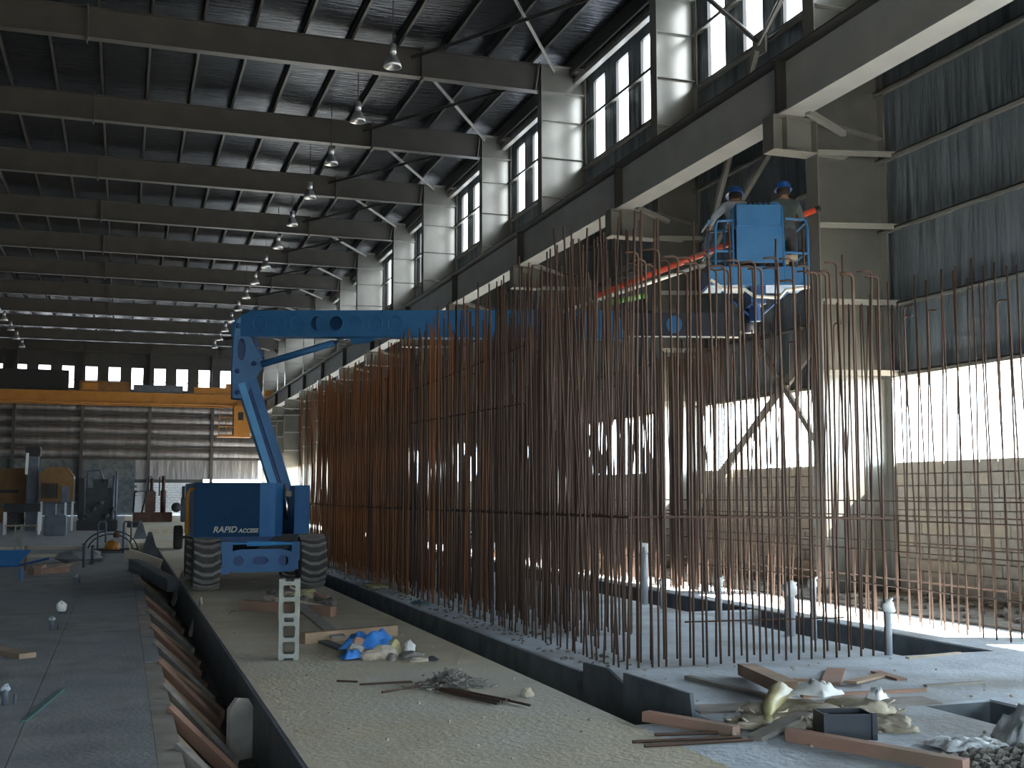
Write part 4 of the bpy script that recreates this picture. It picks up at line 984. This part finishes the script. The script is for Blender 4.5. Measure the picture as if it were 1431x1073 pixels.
# ------------------------------------------------------------------ pipe stubs in and beside the pit
def stub(x, y, zt, r, lb, rag=True, z0=0):
    t = thing('pipe_stub', lb, 'pipe', (x, y, z0), group='grey pipe stubs around the pit')
    MB().tube([(0, 0, 0), (0, 0, zt)], r, 12).build('pipe', 'pvc', t, True, local=True)
    if rag:
        m_ = lump_mesh(MB(), (0, 0, zt - .03), (r * 1.8, r * 1.6, r * 1.9), x + y, 2, .6, False)
        m_.beam((0, 0, zt), (r * 2.2, r, zt + .05), .03, .02); m_.build('rag_wrap', 'rag', t, True, local=True)
A_ = 'grey pipe stub with its mouth wrapped in white plastic'
for (x, y, zt, r, rg) in ((7.55, 16.0, .86, .055, True), (7.5, 13.6, .52, .035, True), (7.5, 15.3, .40, .03, True), (7.5, 11.9, .56, .055, True), (7.52, 11.45, .66, .035, True), (7.56, 10.16, .52, .04, True), (6.6, 20.7, .7, .05, False), (6.2, 20.9, .9, .04, False), (6.6, 23.5, .9, .05, True)):
    stub(x, y, zt, r, A_ if rg else 'bare grey pipe stub standing on the pale slab')

# ------------------------------------------------------------------ the slab by the machines
def small_stub(x, y, h_, white, lb):
    t = thing('anchor_stub', lb, 'stub', (x, y, 0))
    MB().tube([(0, 0, 0), (0, 0, h_)], .025, 8).tube([(.07, .02, 0), (.07, .02, h_ * .5)], .012, 6).build('pipe', 'machine_grey', t, True, local=True)
    lump_mesh(MB(), (0, 0, h_ * (.2 if white else .7)), (.07 if white else .035, .06 if white else .03, .09 if white else .04), x * 7 + y, 2, .6).build('plastic_wrap', 'rag' if white else 'pvc', t, True, local=True)
small_stub(-.75, 17.4, .14, True, 'anchor pipe wrapped in a white plastic bag on the grey slab')
small_stub(-.76, 15.3, .16, False, 'short anchor pipe on the grey slab near the white wrapped one')
small_stub(-.77, 23.2, .16, False, 'short anchor pipe on the grey slab toward the machines')
small_stub(-.82, 10.0, .15, False, 'short anchor pipe with a pale cap on the grey slab')
plank('plank', 'brown board with cut end lying on the grey slab', (-1.5, 13.75), (-.85, 12.75), .18, .05, 'wood')
plank('plank', 'thin greenish batten lying on the grey slab', (-.62, 9.2), (-.42, 10.6), .03, .012, 'teal')
wb = thing('wheelbarrow', 'blue wheelbarrow standing on the grey slab by the timber', 'wheelbarrow', (-2.25, 24.2, 0))
tb = [(-2.85, 23.95), (-1.62, 23.95), (-1.62, 24.5), (-2.85, 24.5)]; bb = [(-2.6, 24.05), (-1.85, 24.05), (-1.85, 24.4), (-2.6, 24.4)]
m_ = MB(); v8 = [(x, y, .30) for x, y in bb] + [(x, y, .58) for x, y in tb]; v8b = [(x * .98 - .045, y, z + (.02 if z < .4 else 0)) for x, y, z in v8]
m_.add(v8 + v8b, [(3, 2, 1, 0), (0, 1, 5, 4), (1, 2, 6, 5), (2, 3, 7, 6), (3, 0, 4, 7), (8, 9, 10, 11), (12, 13, 9, 8), (13, 14, 10, 9), (14, 15, 11, 10), (15, 12, 8, 11), (4, 5, 13, 12), (5, 6, 14, 13), (6, 7, 15, 14), (7, 4, 12, 15)])
m_.build('tray', 'blue_paint', wb)
for yy in (24.1, 24.35): MB().tube([(-3.05, yy, .18), (-2.6, yy, .28), (-1.85, yy, .29), (-1.3, yy, .42)], .018, 8).build('handle', 'blue_deep', wb)
for yy in (24.1, 24.35): MB().tube([(-2.35, yy, .27), (-2.4, yy, .0)], .018, 8).build('leg', 'blue_deep', wb)
MB().tube([(-1.80, 24.1, .25), (-1.78, 24.05, 0.0)], .03, 8).build('leg', 'blue_paint', wb)
MB().lathe([(.06, -.04), (.17, -.04), (.18, 0), (.17, .04), (.06, .04)], (-2.98, 24.22, .18), 'y', 20).build('wheel', 'tyre_dark', wb, True)
gt = 'loose timber heap on the grey slab'
for i, (p, q, h_, mt) in enumerate((((-1.75, 26.0), (-1.05, 26.6), .12, 'wood_red'), ((-1.9, 28.2), (-.7, 29.5), .06, 'wood_grey'), ((-1.5, 27.2), (-.9, 30.2), .05, 'wood'), ((-1.6, 25.8), (-1.55, 26.7), .18, 'wood_red'), ((-2.9, 33.0), (-.9, 33.4), .08, 'wood_pale'), ((-3.6, 37.5), (-.9, 38.0), .10, 'wood_pale'))):
    plank('timber', ['reddish timber in the heap by the wheelbarrow', 'greyed plank in the heap by the wheelbarrow', 'long brown plank in the heap by the wheelbarrow', 'short thick reddish block in the heap by the wheelbarrow', 'pale timber lying crosswise on the slab before the machines', 'long pale timber lying crosswise nearer the machines'][i], p, q, .14, h_, mt, 'timber', gt)
lump('sand_mound', 'low grey sand mound beside the timber heap', (-.9, 30.5, 0), (.55, .5, .22), 31, 'concrete_grey', 'mound')
make_block('hollow_block', 'block_pale', 'hollow concrete block on end, bottom of the pair by the wheelbarrow', 'stacked hollow blocks by the wheelbarrow', (-2.78, 36.0, .001), R(8))
make_block('hollow_block', 'block_pale', 'hollow concrete block on end, top of the pair by the wheelbarrow', 'stacked hollow blocks by the wheelbarrow', (-2.78, 36.0, .4012), R(4))
for i, (x, y, h_, mt, lb) in enumerate(((-.77, 28.1, .52, 'machine_grey', 'grey pipe post standing on the slab by the trowel machine'), (-1.95, 27.5, .5, 'wood_red', 'brown wooden post standing in the timber heap'), (-.62, 29.4, .42, 'ply_dark', 'dark pipe post beside the grey post'))):
    t = thing('pipe_post', lb, 'post', (x, y, 0)); MB().tube([(0, 0, 0), (0, 0, h_)], .035, 10).build('pipe', mt, t, True, local=True); MB().tube([(0, 0, h_), (0, 0, h_ + .03)], .045, 10).build('cap', mt, t, True, local=True)
tm = thing('trowel_machine', 'ride-on trowel machine with black guard hoops and yellow engine on the slab', 'machine', (-.25, 33.6, 0))
for x in (-.58, .08): 
    MB().tube([(x, 33.5, .05), (x, 33.5, .85), (x + .04, 33.5, .92), (x + .18, 33.5, .92), (x + .2, 33.5, .85), (x + .2, 33.5, .35)], .025, 8).build('hoop', 'machine_grey', tm, True)
for r_ in (.55, .45):
    MB().tube([(-.25 + r_ * 1.3 * math.cos(a), 33.7 + (.1 if r_ < .5 else 0), .12 + r_ * math.sin(a)) for a in [math.pi * k / 16 for k in range(17)]], .02, 6).build('guard_arch', 'black', tm, True)
MB().tube([(-.25 + .72 * math.cos(a), 33.9 + .5 * math.sin(a), .14) for a in [2 * math.pi * k / 24 for k in range(25)]], .02, 6).build('guard_ring', 'black', tm, True)
lump_mesh(MB(), (-.2, 33.8, .1), (.22, .2, .22), 3, 2, .2).build('engine', 'crane_yellow', tm)
MB().box(-.5, .1, 33.6, 34.1, .05, .14).build('deck', 'machine_grey', tm)
MB().lathe([(0, -.02), (.08, -.02), (.09, .1), (0, .16)], (-.1, 33.7, .5), 'z', 12).build('fuel_tank', 'machine_red', tm, True)

# ------------------------------------------------------------------ machines near the far wall
def yb(name, material, parent, x0, x1, y0, y1, z0, z1, bev=.04):
    o = MB().box(x0, x1, y0, y1, z0, z1).build(name, material, parent)
    b = bmesh.new(); b.from_mesh(o.data); bmesh.ops.bevel(b, geom=list(b.edges), offset=bev, segments=2, affect='EDGES'); b.to_mesh(o.data); b.free(); return o
mc = thing('compressor_truck', 'yellow boxy site machine with long hood parked by the grey mast', 'machine', (-5.1, 58.5, 0))
yb('hood', 'machine_yellow', mc, -6.4, -4.25, 58.6, 61, 1.2, 2.9); yb('base', 'machine_yellow', mc, -6.4, -4.3, 58.5, 61, .35, 1.1)
for x in (-5.9, -4.7): MB().lathe([(.2, -.12), (.42, -.12), (.45, 0), (.42, .12), (.2, .12)], (x, 58.4, .45), 'y', 20).build('wheel', 'tyre_dark', mc, True)
MB().box(-5.6, -4.6, 58.57, 58.6, 1.75, 1.9).build('vent_slot', 'black', mc)
ms = thing('mast_post', 'tall blue grey mast with dark head between the yellow machines', 'mast', (-3.95, 58, 0))
yb('mast', 'machine_grey', ms, -4.2, -3.72, 57.8, 58.3, 0, 3.45); yb('mast_head', 'black', ms, -4.3, -3.65, 57.7, 58.4, 3.45, 3.9)
MB().beam((-4.22, 57.7, 2.6), (-4.2, 57.7, 3.6), .12, .06).build('mast_stay', 'pole_white', ms)
mg = thing('generator', 'orange yellow generator with radiator grille on a raised frame', 'generator', (-2.9, 58.2, 0))
b_ = MB(); pf = [(-3.6, 1.35), (-2.15, 1.35), (-2.15, 2.55), (-2.45, 2.95), (-3.2, 2.95), (-3.6, 2.7)]
b_.plate(pf, [], 1.6, Matrix.Translation((0, 57.4, 0))).build('canopy', 'machine_yellow', mg)
for i in range(6): MB().box(-3.52 + .125 * i, -3.44 + .125 * i, 57.36, 57.40, 1.5, 2.2).build('grille_bar', 'black', mg)
MB().box(-2.65, -2.3, 57.36, 57.4, 1.3, 2.05).build('door_panel', 'machine_grey', mg)
for x in (-3.55, -2.5, -2.2): MB().box(x, x + .09, 57.4, 57.5, 0, 1.36).build('frame_post', 'pole_white', mg)
MB().box(-3.3, -2.9, 57.6, 58.8, .3, 1.3).build('fuel_box', 'machine_grey', mg)
MB().box(-3.6, -2.1, 57.5, 58.9, 1.25, 1.34).build('frame_shelf', 'steel_dark', mg)
wk = thing('work_bench', 'dark bench with shelf and pale legs in front of the yellow machines', 'bench', (-3.9, 52, 0))
MB().box(-4.6, -3.2, 51.8, 52.6, .95, 1.3).build('bench_top', 'black', wk)
for x in (-4.6, -3.28): MB().box(x, x + .07, 51.8, 51.9, 0, .96).build('leg', 'pole_white', wk); MB().box(x, x + .07, 52.5, 52.6, 0, .96).build('leg', 'pole_white', wk)
MB().box(-4.55, -3.25, 51.85, 52.55, .35, .4).build('shelf', 'wood', wk)
yb('locker', 'machine_grey', None, -2.95, -2.1, 50.2, 50.9, 0, .85)
tag(bpy.data.objects['locker'], 'blue grey steel box standing on the slab by the bench', 'box')
for i, (x, h_, mt, lb) in enumerate(((-5.6, .7, 'machine_yellow', 'yellow drum box on the slab by the bench'), (-4.9, .55, 'machine_grey', 'grey box on the slab by the bench'), (-6.3, .8, 'wood_red', 'reddish crate on the slab by the bench'))):
    yb('site_box', mt, None, x - .3, x + .3, 48, 48.6, 0, h_); tag(bpy.data.objects['site_box' + ('' if i == 0 else '.%03d' % i)], lb, 'box')
gm = thing('engine_unit', 'dark green skid mounted engine with looping pipes near the far wall', 'machine', (-1.0, 58, 0))
yb('skid', 'black', gm, -1.95, -.15, 57.3, 59, .0, .5); yb('engine_block', 'machine_green', gm, -1.6, -.4, 57.6, 58.8, .5, 2.0)
yb('radiator', 'black', gm, -1.92, -1.66, 57.5, 58.9, .5, 2.45); yb('air_box', 'machine_green', gm, -1.3, -.6, 57.7, 58.6, 2.0, 2.4)
for pts in ([(-1.55, 57.7, 2.0), (-1.55, 57.7, 2.75), (-1.0, 57.7, 2.85), (-.85, 57.7, 2.4)], [(-.25, 57.8, .5), (-.25, 57.8, 2.8)], [(-.4, 57.5, .5), (-.35, 57.5, 2.6), (-.9, 57.5, 2.2)]):
    MB().tube(pts, .06, 8).build('pipe', 'machine_grey', gm, True)
for i in range(5): lump_mesh(MB(), (-1.5 + .28 * i, 57.45, .6 + .3 * (i % 3)), (.14, .1, .16), i, 1, .5).build('fitting', 'machine_green', gm)
dm = thing('drill_unit', 'rusty red pump unit with two tall cylinders by the far opening', 'machine', (2.2, 75, 0))
yb('skid', 'machine_red', dm, .7, 3.0, 74.2, 75.6, .0, .6)
for x, zt in ((1.75, 2.7), (2.45, 2.85)): MB().lathe([(.16, .6), (.18, 1.9), (.10, 2.0), (.10, zt)], (x, 74.7, 0), 'z', 14).build('cylinder', 'machine_red', dm, True)
yb('gear_box', 'machine_red', dm, 1.4, 2.0, 74.3, 75, .6, 1.9); yb('hopper', 'block_white', dm, .75, 1.15, 74.3, 75, .6, 1.6)
MB().tube([(.7, 74.3, .6), (.75, 74.3, 1.85), (1.5, 74.3, 1.9), (1.2, 74.3, .6)], .05, 8).build('pipe', 'black', dm, True)
for x in (1.55, 2.2): MB().tube([(x, 74.4, 1.6), (x, 74.4, 2.75), (x + .2, 74.4, 2.8)], .04, 8).build('pipe', 'black', dm, True)
d2 = thing('drill_unit', 'small dark machine with fork posts beside the pump unit', 'machine', (4.0, 74, 0))
yb('body', 'machine_green', d2, 3.5, 4.6, 73.6, 74.6, .0, 1.5); yb('post', 'machine_red', d2, 3.75, 4.0, 73.6, 73.9, 1.5, 2.3)
for x in (3.55, 3.65, 4.3): MB().tube([(x, 73.6, 1.4), (x, 73.6, 2.2)], .05, 8).build('pipe', 'black', d2, True)
MB().lathe([(0, -.1), (.3, -.1), (.3, .1), (0, .1)], (3.2, 73.6, .9), 'y', 16).build('flywheel', 'black', d2, True)
for i, (x, y, w_, h_, mt, lb) in enumerate(((1.2, 52, 1.5, .18, 'wood_pale', 'pale plank stack on the far walkway'), (2.0, 44, 1.1, .14, 'wood_pale', 'low pale timber stack behind the dark wheel'), (.3, 62, .6, .3, 'black', 'small dark box at the end of the trench'))):
    yb('timber_stack', mt, None, x, x + w_, y, y + .8, 0, h_, .02); tag(bpy.data.objects['timber_stack' + ('' if i == 0 else '.%03d' % i)], lb, 'stack')
tr = thing('site_trailer', 'dark wheeled site trailer standing behind the blue lift', 'trailer', (2.1, 37, 0))
for x in (1.68, 3.0): 
    t = MB().lathe([(.15, -.13), (.33, -.13), (.36, -.09), (.36, .09), (.33, .13), (.15, .13)], (x, 36.9, .36), 'x', 24).build('wheel', 'tyre_dark', tr, True)
    MB().lathe([(0, -.1), (.16, -.1), (.16, .1), (0, .1)], (x, 36.9, .36), 'x', 16).build('rim', 'machine_grey', t, True)
MB().box(1.75, 2.95, 36.8, 37.0, .32, .40).build('axle', 'black', tr); yb('trailer_body', 'machine_yellow', tr, 1.95, 3.0, 35.9, 38.2, .55, 1.75)
